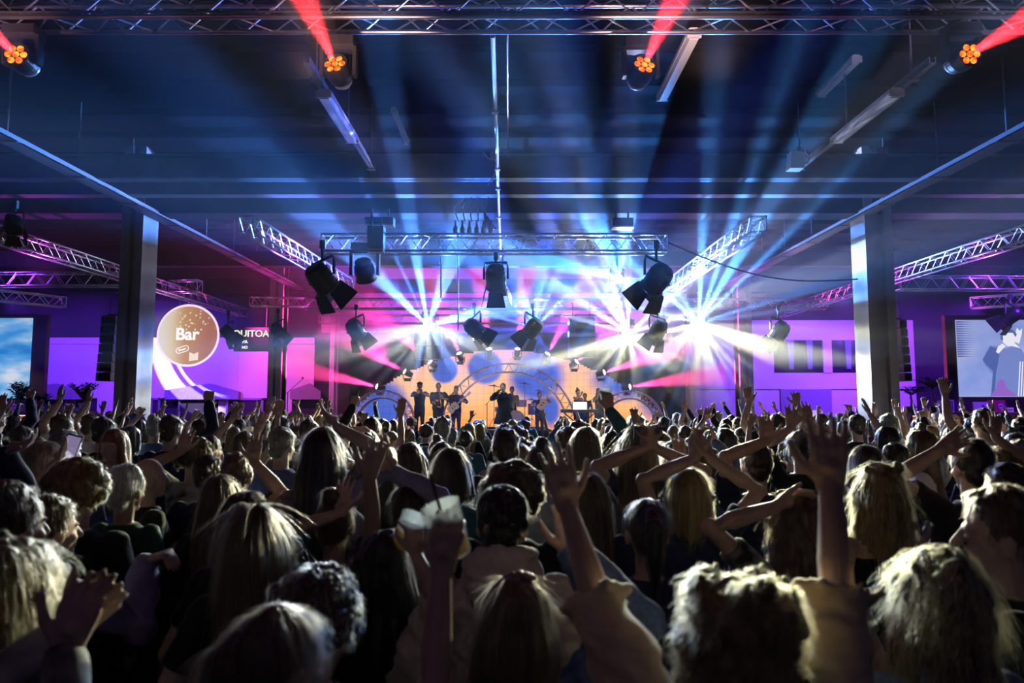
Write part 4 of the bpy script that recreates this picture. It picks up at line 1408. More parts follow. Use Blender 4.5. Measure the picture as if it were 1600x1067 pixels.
def person(pos, H, label, hair='short', hcol='dark', top='black', sleeves='short', female=False, arms=('down', 'down'), head=(0, 0, 0), yaw=0, vox=0.006, build=1.0, hood=False, collar=False, loose=0.0, skin=0, scol=None, face=False, nstr=0, slen=0.07, curl=0.0, group=None, seed=None, lean=(0, 0), z=0.0, legs='jeans', fat=1.0, clothing='shirt'):
    """arms: a pose name, or (photo u, v, distance Y, elbow hint, hand dir, palm normal, style) with the last four in the figure's own axes"""
    s = H / 1.75
    seed = len(PEOPLE) * 13 + 5 if seed is None else seed
    Rz = Matrix.Rotation(-math.radians(yaw), 3, 'Z')
    aa = []
    for side, p in zip((-1, 1), arms):
        if isinstance(p, str):
            aa.append(p)
        else:
            tgt = at(p[0], p[1], p[2]) if not isinstance(p[0], Vector) else p[0]
            rest = p[3:] if not isinstance(p[0], Vector) else p[1:]
            w = Rz @ (tgt - V((pos[0], pos[1], z))) / s
            aa.append((w, *rest))
    fg = Fig(female, aa, head, build, lean, fat)
    t = thing('person', label, 'person', (pos[0], pos[1], z), (0, 0, math.radians(yaw)), group)
    link('body', fg.body(vox, s), SKIN[skin], t)
    if hair and hair != 'none':
        hm = fg.hair(hair, max(vox * 1.35, 0.007), s, seed)
        ho = link('hair', hm, HAIR[hcol], t)
        if nstr:
            strands(hm, scol or hcol, ho, int(nstr * 0.38), slen * s, curl, seed)
    link(clothing, fg.shirt(max(0.011, vox * 1.6), sleeves, 0.012, hood, collar, s, loose), CLOTH[top], t)
    add_legs(t, s, legs)
    if face:
        eyes(fg, t, s)
    PEOPLE.append((pos[0], pos[1]))
    return t, fg, s


def head_at(u, vtop, Y, hair=0.02):
    """floor position and body height for someone whose hair tops out at photo pixel (u, vtop), Y metres away"""
    p = at(u, vtop, Y)
    return (p.x, Y + 0.0), p.z - hair
# ================================================================== the stage
ST_Z = 0.68
mb = MB().bbox((-6.4, 18.6, 0), (6.4, 26.6, ST_Z)).bbox((-6.45, 18.55, ST_Z - 0.06), (6.45, 26.6, ST_Z + 0.001))
o = mb.build('stage_platform', M['stage_black'])
tag(o, 'low black stage platform behind the crowd', 'stage', kind='structure')

# curved-top LED wall built of square tiles
LY = 25.6
top = at(787, 546, LY)
LR = 352 / FPX * LY
lc = V((top.x, LY, top.z - LR))
tile = 0.25
stp = 0.125
poly = []
half = 6.0
n = int(half / stp)
prev = None
for i in range(-n, n):
    x0, x1 = i * stp, (i + 1) * stp
    xm = max(abs(x0), abs(x1))
    z = lc.z + math.sqrt(max(0, LR * LR - xm * xm))
    z = ST_Z + max(tile, math.floor((z - ST_Z) / 0.0625) * 0.0625)
    poly += [(x0, z), (x1, z)]
poly += [(n * stp, ST_Z), (-n * stp, ST_Z)]
m, nt, out = new_mat('led_wall_picture')
e = nt.nodes.new('ShaderNodeEmission')
tc = nt.nodes.new('ShaderNodeTexCoord')
sp = nt.nodes.new('ShaderNodeSeparateXYZ')
nt.links.new(tc.outputs['Object'], sp.inputs[0])


def math_node(nt, op, a, b=None, clamp=False):
    q = nt.nodes.new('ShaderNodeMath')
    q.operation = op
    q.use_clamp = clamp
    for i, x in enumerate((a, b)):
        if x is None:
            continue
        if isinstance(x, (int, float)):
            q.inputs[i].default_value = x
        else:
            nt.links.new(x, q.inputs[i])
    return q.outputs[0]


def maprange(nt, x, a, b, c=0.0, d=1.0, smooth=True):
    q = nt.nodes.new('ShaderNodeMapRange')
    q.interpolation_type = 'SMOOTHSTEP' if smooth else 'LINEAR'
    nt.links.new(x, q.inputs[0])
    for i, v in enumerate((a, b, c, d)):
        q.inputs[i + 1].default_value = v
    return q.outputs[0]


cr = nt.nodes.new('ShaderNodeValToRGB')
els = cr.color_ramp.elements
els[0].position, els[0].color = 0.0, (1.0, 0.33, 0.06, 1)
els[1].position, els[1].color = 1.0, (0.95, 0.28, 0.38, 1)
q = els.new(0.35); q.color = (1.0, 0.52, 0.20, 1)
q = els.new(0.7); q.color = (1.0, 0.50, 0.34, 1)
nt.links.new(maprange(nt, sp.outputs['Z'], 0.2, 3.2, smooth=False), cr.inputs['Fac'])
col = cr.outputs[0]


def beam_gap(u, v, rx, rz, soft):
    p = at(u, v, LY)
    dx = math_node(nt, 'DIVIDE', math_node(nt, 'SUBTRACT', sp.outputs['X'], p.x - lc.x), rx)
    dz = math_node(nt, 'DIVIDE', math_node(nt, 'SUBTRACT', sp.outputs['Z'], p.z - ST_Z), rz)
    r = math_node(nt, 'SQRT', math_node(nt, 'ADD', math_node(nt, 'MULTIPLY', dx, dx), math_node(nt, 'MULTIPLY', dz, dz)))
    return maprange(nt, r, 1.0 - soft, 1.0 + soft, 1.0, 0.0)


gap_mask = None  # blue where pink beams miss the wall, put into its picture
for (u, v, rx, rz, sf) in ((694, 578, 0.5, 0.5, 0.16), (758, 574, 0.66, 0.62, 0.16), (838, 588, 1.0, 0.95, 0.3), (600, 640, 0.9, 1.1, 0.3), (980, 590, 1.3, 0.8, 0.4), (545, 610, 1.0, 1.0, 0.4), (1035, 615, 0.9, 1.0, 0.4), (860, 640, 0.35, 0.6, 0.4)):
    d = beam_gap(u, v, rx, rz, sf)
    gap_mask = d if gap_mask is None else math_node(nt, 'MAXIMUM', gap_mask, d)
mx = nt.nodes.new('ShaderNodeMixRGB')
nt.links.new(gap_mask, mx.inputs['Fac'])
nt.links.new(col, mx.inputs['Color1'])
mx.inputs['Color2'].default_value = (0.06, 0.12, 0.55, 1)
gx = maprange(nt, math_node(nt, 'ABSOLUTE', math_node(nt, 'SUBTRACT', math_node(nt, 'FRACT', math_node(nt, 'MULTIPLY', sp.outputs['X'], 1 / tile)), 0.5)), 0.44, 0.5, 1.0, 0.72)
gz = maprange(nt, math_node(nt, 'ABSOLUTE', math_node(nt, 'SUBTRACT', math_node(nt, 'FRACT', math_node(nt, 'MULTIPLY', sp.outputs['Z'], 1 / tile)), 0.5)), 0.44, 0.5, 1.0, 0.72)
m2 = nt.nodes.new('ShaderNodeMixRGB'); m2.blend_type = 'MULTIPLY'; m2.inputs['Fac'].default_value = 1
nt.links.new(mx.outputs[0], m2.inputs['Color1'])
nt.links.new(math_node(nt, 'MULTIPLY', gx, gz), m2.inputs['Color2'])
nt.links.new(m2.outputs[0], e.inputs['Color'])
e.inputs['Strength'].default_value = 1.15
nt.links.new(e.outputs[0], out.inputs['Surface'])
t = thing('led_wall', 'orange and pink LED wall with a curved stepped top at the back of the stage', 'video wall', (lc.x, LY, ST_Z))
pz = [(x, z - ST_Z) for x, z in poly]
MB().prism(pz, 0.0, 0.03).build('picture', m, t)
MB().prism(pz, 0.04, 0.14).build('back_frame', M['black_metal'], t)


# arches made of curved truss
def arch(u, v, rpx, Y, label, w=0.3, depth=0.3):
    c = at(u, 560, Y)
    ztop = at(u, v, Y).z
    R = rpx / FPX * Y
    cz = ztop - R
    t = thing('arch_truss', label, 'truss arch', (c.x, Y, ST_Z), group='truss arches on the stage')
    am = mat('arch_aluminium', (0.75, 0.7, 0.82), 0.3, 0.9)
    a0 = math.asin(max(-1, min(1, (ST_Z - cz) / R)))
    angs = np.linspace(a0, PI - a0, 41)
    P = lambda r, a, y: V((r * math.cos(a), y, cz - ST_Z + r * math.sin(a)))
    for r in (R, R - w):
        for y in (0, depth):
            MB().tube([P(r, a, y) for a in angs], 0.026, 6).build('chord', am, t, smooth=True)
    mb = MB()
    for i in range(0, 40, 2):
        a, b, c2 = angs[i], angs[i + 1], angs[i + 2]
        for y in (0, depth):
            mb.tube([P(R, a, y), P(R - w, b, y), P(R, c2, y)], 0.012, 5)
        mb.tube([P(R, a, 0), P(R, b, depth), P(R, c2, 0)], 0.012, 5)
        mb.tube([P(R - w, a, 0), P(R - w, b, depth), P(R - w, c2, 0)], 0.012, 5)
    mb.build('lattice', am, t)


arch(795, 568, 106, 24.3, 'large round truss arch in the middle of the stage behind the singer')
arch(598, 610, 50, 24.0, 'small truss arch at the left end of the stage', 0.26)
arch(984, 611, 52, 24.0, 'small truss arch at the right end of the stage', 0.26)

# little moving lights on the rim of the LED wall
PINKS = []
ARC = [(594, 605, (-1, .25)), (637, 583, (-1, .55)), (676, 569, (-.75, .7)), (719, 557, (-.35, 1)), (765, 550, (-.12, 1)), (808, 550, (.12, 1)), (853, 557, (.55, 1)), (897, 568, (.85, .7)), (939, 583, (1, .3)), (979, 605, (1, .15))]
NM = ['first', 'second', 'third', 'fourth', 'fifth', 'sixth', 'seventh', 'eighth', 'ninth', 'last']
for k, (u, v, (dx, dz)) in enumerate(ARC):
    p = at(u, v, 25.3)
    d = V((dx, -0.55, dz)).normalized()
    t = thing('rim_light', 'small pink beam light on the LED wall rim, %s from the left' % NM[k], 'stage light', p, group='beam lights on the LED wall rim')
    R = d.to_track_quat('-Z', 'Y').to_matrix()
    MB().lathe([(0.05, 0.2), (0.1, 0.17), (0.115, 0.0), (0.115, -0.13)], n=14, rot=R).build('head', M['black_metal'], t)
    MB().lathe([(0.105, -0.131), (0.08, -0.15), (0.01, -0.158)], n=14, rot=R).build('lens', M['lens_pink'], t, smooth=True)
    MB().tube([(-0.16, 0, 0.0), (-0.16, 0, -0.2), (0.16, 0, -0.2), (0.16, 0, 0.0)], 0.02, 6).bbox((-0.12, -0.08, -0.3), (0.12, 0.08, -0.2)).build('yoke', M['black_metal'], t)
    PINKS.append((p + d * 0.2, d))

# drum kit
p = V((at(806, 640, 24.0).x, 23.6, ST_Z))
t = thing('drum_riser', 'black riser carrying the drum kit', 'riser', (p.x, p.y, ST_Z))
MB().bbox((-1.1, -0.8, 0), (1.1, 0.9, 0.3)).build('deck', M['stage_black'], t)
MB().bbox((-1.12, -0.82, 0.26), (1.12, 0.92, 0.3)).build('edge_trim', M['grey_metal'], t)
DR = mat('drum_shell', (0.5, 0.42, 0.55), 0.25, 0.2)
BR = mat('cymbal_bronze', (0.6, 0.38, 0.3), 0.25, 0.9)
t = thing('drum_kit', 'drum kit with cymbals behind the singer', 'drums', (p.x, p.y, ST_Z + 0.3))
RX = Matrix.Rotation(PI / 2, 3, 'X')
MB().lathe([(0.3, -0.2), (0.3, 0.2)], c=(0, -0.2, 0.31), n=24, rot=RX).build('bass_drum', DR, t)
for x, y, z, r, h in ((-0.25, -0.1, 0.72, 0.16, 0.2), (0.2, -0.1, 0.72, 0.17, 0.22), (0.62, 0.15, 0.45, 0.21, 0.36), (-0.55, 0.2, 0.55, 0.18, 0.14)):
    MB().lathe([(r, 0), (r, h), (r * 1.03, h), (r * 1.03, h + 0.02), (r * 0.9, h + 0.015)], c=(x, y, z), n=18).build('drum', DR, t)
for x, y, z, r in ((0.3, -0.2, 1.5, 0.27), (0.55, 0.0, 0.95, 0.22), (-0.75, -0.1, 1.42, 0.27), (0.78, -0.1, 1.25, 0.2)):
    MB().lathe([(r, 0), (r * 0.5, 0.025), (r * 0.2, 0.035), (r * 0.14, 0.06), (0.01, 0.065)], c=(x, y, z), n=20, rot=Matrix.Rotation(0.15, 3, 'Y')).build('cymbal', BR, t, smooth=True)
    MB().tube([(x, y, 0), (x, y, z)], 0.012, 6).tube([(x, y, 0.35), (x + 0.2, y, 0)], 0.01, 5).tube([(x, y, 0.35), (x - 0.2, y, 0)], 0.01, 5).build('cymbal_stand', M['grey_metal'], t)


def mic_stand(u, Y, h, label, boom=0.0, z0=None):
    x = at(u, 640, Y).x
    t = thing('microphone_stand', label, 'microphone stand', (x, Y, ST_Z))
    MB().tube([(0, 0, 0.02), (0, 0, h)], 0.012, 6).build('pole', M['black_metal'], t)
    mb = MB()
    for k in range(3):
        a = k * 2.09
        mb.tube([(0, 0, 0.25), (0.3 * math.cos(a), 0.3 * math.sin(a), 0.01)], 0.01, 5)
    mb.build('tripod_base', M['black_metal'], t)
    e = V((boom, 0, h + abs(boom) * 0.9))
    MB().tube([(-boom * 0.3, 0, h - abs(boom) * 0.27), e], 0.009, 5).build('boom', M['black_metal'], t)
    MB().tube([e, e + V((0.02, -0.12, 0.02))], 0.022, 8).ball(e + V((0.02, -0.13, 0.02)), 0.03).build('microphone', M['grey_metal'], t)


mic_stand(761, 22.5, 1.15, 'microphone stand with a long boom left of the singer', 0.25)
mic_stand(449, 20.5, 1.5, 'microphone stand near the second left column', 0.45)
mic_stand(924, 22.0, 1.25, 'short microphone stand between the two backing singers', 0.12)
# wedge monitors along the stage front
for k, u in enumerate((700, 755, 830, 890)):
    x = at(u, 660, 19.0).x
    t = thing('stage_monitor', ['wedge monitor at the far left of the stage front', 'wedge monitor left of the singer', 'wedge monitor right of the singer', 'wedge monitor before the backing singers'][k], 'loudspeaker', (x, 19.0, ST_Z))
    MB().add([(-.28, -.2, 0), (.28, -.2, 0), (.28, .25, 0), (-.28, .25, 0), (-.28, -.12, .36), (.28, -.12, .36), (.28, .22, .12), (-.28, .22, .12)], [(0, 3, 2, 1), (4, 5, 6, 7), (0, 1, 5, 4), (1, 2, 6, 5), (2, 3, 7, 6), (3, 0, 4, 7)]).build('cabinet', M['black_metal'], t)
    MB().box((0, 0.06, 0.25), (0.5, 0.36, 0.02), Matrix.Rotation(-0.62, 3, 'X')).build('grille', M['stage_black'], t)


# ------------------------------------------------------------------ performers (they face the hall)
def perf(u, v, Y, label, H=None, **k):
    p, h = head_at(u, v, Y, 0.015)
    h = h - ST_Z
    return person(p, H or h, label, z=ST_Z, vox=0.009, yaw=k.pop('yaw', 180), face=True, **k)


def held(u, v, Y, du=0, dn=None, st='grip', d=(0.2, 0.3, 1), hint=(0.6, -0.2, -1)):
    return (u, v, Y, hint, d, dn or (0, 1, 0), st)


# a performer's left hand is the right one in the picture
perf(656, 597, 22.8, 'trumpet player in dark clothes and a cap at the left of the band', hair='short', hcol='black', top='navy', arms=(held(659, 613.5, 22.5, hint=(-1, 0, -.5)), held(654, 613.5, 22.45, hint=(1, 0, -.5))))
t = thing('cap', 'dark flat cap on the trumpet player', 'cap', at(656, 598, 22.8))
MB().ball((0, 0.01, -0.02), (0.1, 0.12, 0.05)).build('crown', CLOTH['black'], t, smooth=True)
MB().ball((0, -0.13, -0.045), (0.08, 0.07, 0.012)).build('peak', CLOTH['black'], t, smooth=True)
GOLD = mat('brass', (0.8, 0.5, 0.2), 0.25, 1.0)
q = at(656, 611, 22.45)
t = thing('trumpet', 'brass trumpet held up to the mouth of the trumpet player', 'trumpet', q)
MB().tube([(0, 0.1, 0.01), (0, -0.25, -0.02)], 0.009, 6).tube([(0, 0.02, -0.05), (0, -0.2, -0.06)], 0.009, 6).tube([(0, 0.02, -0.05), (0, 0.06, -0.02), (0, 0.02, 0.01)], 0.009, 6).build('tubing', GOLD, t)
MB().lathe([(0.06, 0.16), (0.03, 0.12), (0.012, 0.05), (0.01, 0)], c=(0, -0.25, -0.02), n=14, rot=RX).build('bell', GOLD, t)
MB().tube([(0, -0.04, -0.08), (0, -0.04, 0.05)], 0.014, 6).tube([(0, -0.08, -0.08), (0, -0.08, 0.05)], 0.014, 6).tube([(0, -0.12, -0.08), (0, -0.12, 0.05)], 0.014, 6).build('valve', GOLD, t)
perf(685, 598, 22.9, 'saxophone player with a beard and a wide dark shirt', hair='crop', hcol='black', top='navy', sleeves='half', loose=0.02, arms=(held(691, 622, 22.6, hint=(-1, -.3, -.6)), held(683, 632, 22.6, hint=(1, -.3, -.6))), build=1.1)
q = at(687, 611, 22.55)
t = thing('saxophone', 'brass saxophone hanging in front of the saxophone player', 'saxophone', q)
MB().tube([(0, 0.12, 0.02), (0, 0.03, 0.04), (0, 0, -0.02), (0.02, 0, -0.25), (0.05, -0.02, -0.48), (0.0, -0.08, -0.56), (-0.06, -0.1, -0.48)], [0.01, 0.012, 0.016, 0.024, 0.032, 0.04, 0.046], 10).build('body', GOLD, t, smooth=True)
MB().tube([(-0.06, -0.1, -0.48), (-0.075, -0.13, -0.36), (-0.08, -0.16, -0.28)], [0.046, 0.06, 0.09], 12).build('bell', GOLD, t, smooth=True)
mb = MB()
for k in range(7):
    mb.ball((0.01 + k * 0.005, -0.03, -0.08 - k * 0.055), 0.014, nu=8, nv=6)
mb.build('key', GOLD, t)


def guitar(u, v, Y, ang, label, cat, col, neck=0.62, s=1.0):
    """ang: where the neck points in the picture plane, degrees from right"""
    t = thing('electric_guitar' if cat == 'guitar' else 'bass_guitar', label, cat, at(u, v, Y), (0, -math.radians(ang), 0))
    mb = MB()
    out = []
    for k in range(28):
        a = 2 * PI * k / 28
        r = 0.15 * (1 + 0.22 * math.cos(2 * a) - 0.16 * math.cos(4 * a))
        out.append((1.18 * r * math.cos(a) * s, r * math.sin(a) * s))
    MB().prism(out, -0.02, 0.025).build('body', col, t)
    MB().bbox((0.1 * s, -0.03, -0.026), (neck * s + 0.1, -0.005, 0.026)).build('neck', mat('maple', (0.65, 0.45, 0.3), 0.4), t)
    MB().prism([(neck * s + 0.1, -0.03), (neck * s + 0.13, -0.05), (neck * s + 0.26, -0.035), (neck * s + 0.26, 0.05), (neck * s + 0.12, 0.035)], -0.028, -0.008).build('headstock', col, t)
    for x in (-0.04, 0.05):
        MB().bbox((x * s, -0.035, -0.04), (x * s + 0.03, -0.02, 0.04)).build('pickup', M['black_metal'], t)


perf(713, 603, 22.6, 'guitar player in black looking down at a pale guitar', hair='short', hcol='brown', top='black', sleeves='half', arms=(held(721, 627, 22.3, hint=(-1, -.3, -.5)), held(712, 635, 22.3, hint=(1, -.4, -.4))), head=(-14, 0, 0), build=1.05)
guitar(708, 637, 22.25, 42, 'pale electric guitar slung low on the guitar player', 'guitar', mat('guitar_cream', (0.75, 0.65, 0.5), 0.3), 0.5)
perf(787, 599, 19.9, 'lead singer in a long dark jacket holding a microphone to his mouth', hair='short', hcol='dark', top='black', sleeves='long', collar=True, loose=0.02, arms=(held(800, 640, 19.5, st='relax', hint=(-1, -.5, 0), d=(0, .3, -1)), held(777, 614, 19.55, hint=(1, 0, -.8), d=(-.6, .3, .8))), head=(6, 0, 6), clothing='jacket')
t = thing('microphone', 'black hand microphone at the mouth of the lead singer', 'microphone', at(781, 609, 19.6))
MB().tube([(-0.11, 0, -0.07), (0.02, 0.02, 0.0)], [0.014, 0.02], 8).build('handle', M['black_metal'], t)
MB().ball((0.035, 0.025, 0.008), 0.028).build('grille', M['grey_metal'], t)
# coat tails of the singer are a part of him
sg = [o for o in bpy.data.objects if o.get('label', '').startswith('lead singer')][0]
mb = MB()
loft(mb, [(V((0, 0.0, z)), rx, ry) for z, rx, ry in ((0.58, .30, .2), (0.75, .25, .17), (0.95, .2, .14), (1.05, .17, .13))])
link('coat_tail', remesh(mb, 0.02, 2), CLOTH['black'], sg)
perf(800, 603, 24.1, 'drummer half hidden behind the lead singer', H=1.7, hair='short', hcol='brown', top='grey', arms=('bent', 'bent'))
perf(843, 612, 22.3, 'bass player in a dark T-shirt right of the singer', hair='crop', hcol='dark', top='black', arms=(held(856, 622, 22.0, hint=(-1, -.2, -.6)), held(836, 634, 22.0, hint=(1, -.3, -.4))), yaw=172)
guitar(847, 632, 21.95, 58, 'pale bass guitar with its long neck raised to the right', 'bass', mat('bass_wood', (0.7, 0.45, 0.32), 0.3), 0.72)
perf(903, 607, 22.4, 'backing singer with tied hair in a sleeveless top, left of the pair', hair='bun', hcol='dark', top='grey', sleeves='none', female=True, arms=('bent', held(909, 616, 22.1, hint=(1, -.2, -1))), yaw=200)
perf(914, 614, 22.9, 'man in a dark shirt behind the two backing singers', hair='crop', hcol='dark', top='navy', arms=('down', 'down'), yaw=170)
perf(936, 606, 22.4, 'backing singer with long dark curls, rightmost on the stage', hair='wavy', hcol='dark', top='black', sleeves='none', female=True, arms=('bent', held(935, 620, 22.1, hint=(1, -.2, -1))), yaw=170)
t = thing('microphone', 'hand microphone of the curly backing singer', 'microphone', at(935, 616.5, 22.1))
MB().tube([(0, -0.02, -0.1), (0, 0.02, 0.03)], [0.013, 0.018], 8).build('handle', M['black_metal'], t)
MB().ball((0, 0.025, 0.045), 0.026).build('grille', M['grey_metal'], t)
t = thing('keyboard', 'keyboard on a stand at the right of the stage', 'keyboard', (at(905, 640, 22.0).x, 21.9, ST_Z))
MB().bbox((-0.6, -0.16, 0.86), (0.6, 0.16, 0.96)).build('body', M['black_metal'], t)
mb = MB()
for k in range(36):
    mb.bbox((-0.56 + k * 0.031, -0.06, 0.96), (-0.532 + k * 0.031, 0.13, 0.972))
mb.build('key', M['white_plastic'], t)
MB().tube([(-0.5, 0, 0.02), (0.5, 0, 0.86)], 0.018, 6).tube([(0.5, 0, 0.02), (-0.5, 0, 0.86)], 0.018, 6).build('stand_leg', M['black_metal'], t)
# ================================================================== the crowd
def P(u, v, Y, label, hh=0.02, **k):
    p, h = head_at(u, v, Y, hh)
    return person(p, h, label, **k)


def W(u, v, Y, hint=(0.5, -0.2, -0.6), d=None, n=(0, 1, 0), st='open'):
    return (u, v, Y, hint, d, n, st)


def part(name, mb, m, t, smooth=True):
    return mb.build(name, m, t, smooth)


# ---- nearest row
P(1150, 885, 1.27, 'woman with a huge mass of backlit blond curls and both arms flung up', hh=0.03, hair='bigcurl', hcol='blond', top='sheer', sleeves='half', loose=0.022, female=True, vox=0.0045, nstr=20000, slen=0.045, curl=0.005,
  arms=(W(886, 792, 1.68, (-0.1, -0.1, -1), (-0.2, 0.1, 1), (-0.2, 1, 0), 'open'), W(1297, 762, 1.5, (0.8, -0.1, -0.2), (0.02, 0.05, 1), (0.3, 1, 0.1), 'open')), clothing='blouse')
P(1460, 850, 1.62, 'woman with a wavy blond-edged bob and a blue denim jacket at the lower right', hair='wavybob', hcol='dark', scol='blond', top='denim', sleeves='long', collar=True, loose=0.012, female=True, vox=0.005, nstr=9000, slen=0.1, curl=0.004, clothing='jacket')
HOLD_A = P(440, 942, 1.38, 'woman with smooth dark blond hair and a bare ear, raising a cup on the right', hair='pony', hcol='brown', scol='light', top='black', sleeves='short', female=True, vox=0.005, nstr=9000, slen=0.07, yaw=-38,
  arms=('down', W(690, 893, 1.48, (0.7, -0.5, -1.2), (0.1, 0.1, 1), (-0.6, 0.8, 0.1), 'grip')))
P(805, 893, 1.72, 'woman with long straight highlighted hair and hair clip, one denim sleeve up', hair='xlong', hcol='light', top='denim', sleeves='long', loose=0.018, female=True, vox=0.005, nstr=9000, slen=0.14,
  arms=('down', W(893, 868, 1.78, (1, -0.3, -0.3), (-0.1, 0.1, 1), (-0.2, 1, 0), 'relax')), clothing='jacket')
clip = PEOPLE and [o for o in bpy.data.objects if o.get('label', '').startswith('woman with long straight highlighted')][0]
hc = MB()  # pink highlight on her hair, modelled as small beads
for k in range(5):
    a = -0.9 + k * 0.45
    hc.ball((0.035 * math.sin(a) + 0.01, -0.02 + 0.01 * math.cos(a), 1.565 + 0.006 * math.cos(a * 2)), (0.014, 0.012, 0.009), nu=8, nv=6)
part('hair_clip', hc, mat('clip_pink', (0.3, 0.12, 0.16), 0.3), clip)
P(22, 838, 1.5, 'blond woman at the lower left corner with her hands clasped before her', hair='wavy', hcol='blond', top='print', sleeves='long', female=True, vox=0.005, nstr=10000, slen=0.1, curl=0.004, yaw=-15,
  arms=(W(112, 985, 1.45, (-1, -0.4, -0.6), (0.5, 0.3, 0.7), (0.5, -0.3, 0.3), 'relax'), W(100, 1020, 1.38, (0.7, -0.5, -0.8), (0.2, 0.2, 1), (-0.5, 0.8, 0), 'relax')))
# ---- second row
t, fg, s = P(785, 757, 2.3, 'man with a black cap and a cream hooded sweater, back to the camera', hair='crop', hcol='black', top='cream', sleeves='long', hood=True, loose=0.028, vox=0.006, clothing='hoodie', nstr=600, slen=0.03, build=1.1)
part('bag_strap', MB().tube([V((-0.10, -0.09, 1.46)) * s, V((-0.07, -0.155, 1.38)) * s, V((0.0, -0.165, 1.22)) * s, V((0.08, -0.15, 1.05)) * s, V((0.16, -0.12, 0.95)) * s], 0.016, 6), M['black_metal'], t)
mb = MB().ball(fg.hp((0, -0.005, 1.69)) * s, (0.09 * s, 0.108 * s, 0.082 * s))
part('knit_cap', mb, CLOTH['black'], t)
P(400, 783, 2.2, 'woman with very long pale brown hair down her back, lit on the right side', hair='xlong', hcol='light', top='black', sleeves='short', female=True, vox=0.006, nstr=9000, slen=0.16)
P(385, 765, 2.62, 'person with a purple rim of light just behind the long-haired woman', hair='bob', hcol='dark', top='black', female=True, vox=0.008, nstr=2500)
P(498, 898, 1.78, 'person with short curly grey-green hair behind the cup-raising woman', hair='curly', hcol='dark', scol='grey', top='black', sleeves='long', female=True, vox=0.006, nstr=6000, slen=0.035, curl=0.003, yaw=-25)
HOLD_B = P(603, 825, 2.35, 'dark-haired woman holding a cup up beside her face, bracelet on her wrist', hair='xlong', hcol='black', top='black', sleeves='none', female=True, vox=0.006, nstr=4000, slen=0.12,
  arms=('down', W(651, 868, 2.27, (0.4, -0.4, -1), (-0.15, 0.1, 1), (-0.6, 0.6, 0), 'grip')))
P(525, 775, 2.85, 'person with tied-up hair raising one long bare arm with spread fingers', hair='bun', hcol='light', top='black', sleeves='short', female=True, vox=0.006, nstr=2500, slen=0.05,
  arms=(W(532, 802, 2.78, (-1, -0.3, -0.6), (0.1, 0.1, 1), (0.2, 1, 0), 'open'), W(578, 738, 2.5, (0.8, -0.3, -0.4), (0.2, 0.1, 1), (-0.1, 1, 0.1), 'stretch')))
P(640, 760, 3.1, 'person clasping both hands high above the head, long dark sleeves', hair='short', hcol='dark', top='lilac', sleeves='long', vox=0.007, nstr=1500,
  arms=(W(596, 738, 3.08, (-1, 0, -0.4), (0.1, 0.2, 1), (1, 0.2, 0), 'relax'), W(614, 738, 3.08, (1, 0, -0.4), (-0.1, 0.2, 1), (-1, 0.2, 0), 'relax')))
P(22, 758, 2.15, 'dark-haired man at the left edge with one lit ear', hair='short', hcol='dark', top='black', sleeves='long', vox=0.006, nstr=3500, slen=0.03, yaw=-20)
t, fg, s = P(82, 776, 2.55, 'short-haired person in a lilac denim jacket stretching a fist to the right', hair='short', hcol='light', top='lilac', sleeves='long', collar=True, vox=0.006, nstr=3500, slen=0.03, yaw=-30, loose=0.014, clothing='jacket',
  arms=('down', W(226, 878, 2.66, (0.2, -0.3, -1), (0.75, 0.5, 0.35), (0.2, 0.2, -1), 'fist')))
P(1010, 777, 2.5, 'woman with dark tied-back hair in a navy jacket, behind the curly woman', hair='pony', hcol='black', top='navy', sleeves='long', female=True, vox=0.0065, nstr=2500)
t, fg, s = P(1245, 768, 2.5, 'woman with long wavy brown hair, white headband and one elbow raised', hair='wavy', hcol='brown', top='print', sleeves='short', female=True, vox=0.0065, nstr=5000, slen=0.08, curl=0.003,
  arms=(W(1212, 792, 2.45, (-1, 0.1, 0.2), (0.8, 0.1, 0.35), (0.1, -0.6, -0.5), 'relax'), 'down'))
hb = MB().tube([fg.hp((0.088 * math.cos(a), 0.02, 1.67 + 0.1 * math.sin(a))) * s for a in np.linspace(0, PI, 13)], 0.014, 6)
part('headband', hb, CLOTH['white'], t)
P(1560, 763, 1.95, 'man in profile looking left with lit nose and chin, dark T-shirt, at the right', hair='short', hcol='brown', top='black', sleeves='short', vox=0.005, nstr=3500, slen=0.035, yaw=62, face=True)
P(1372, 721, 2.95, 'woman with long loose blond hair seen from behind, right of the big raised hand', hair='wavy', hcol='blond', top='black', sleeves='none', female=True, vox=0.006, nstr=6000, slen=0.1, curl=0.003)
P(1075, 730, 3.05, 'woman with blond highlights holding both hands above her head', hair='bob', hcol='blond', top='navy', sleeves='short', female=True, vox=0.0065, nstr=5000, slen=0.07,
  arms=(W(1086, 716, 3.0, (-1, 0.1, 0.1), (0.1, 0.2, 1), (0.6, 0.4, -0.2), 'relax'), W(1112, 718, 3.0, (1, 0, -0.3), (-0.4, 0.2, 1), (-0.6, 0.4, 0), 'open')))
P(705, 698, 3.55, 'broad person with smooth rounded hair and a teal shirt, left of the hooded man', hair='bob', hcol='dark', top='teal', sleeves='short', vox=0.007, nstr=4000, build=1.12)
P(800, 732, 2.85, 'person with fuzzy lit hair just behind the hooded man', hair='curly', hcol='light', top='black', sleeves='short', vox=0.007, nstr=3500, slen=0.03, curl=0.003)
P(920, 738, 3.2, 'woman with a long smooth fall of hair lit along its right side', hair='xlong', hcol='light', top='navy', female=True, vox=0.007, nstr=5000, slen=0.14)
P(345, 740, 3.35, 'long-haired woman with pale lit hair ends, left of the very long-haired woman', hair='long', hcol='light', top='black', sleeves='long', female=True, vox=0.007, nstr=5000, slen=0.1)
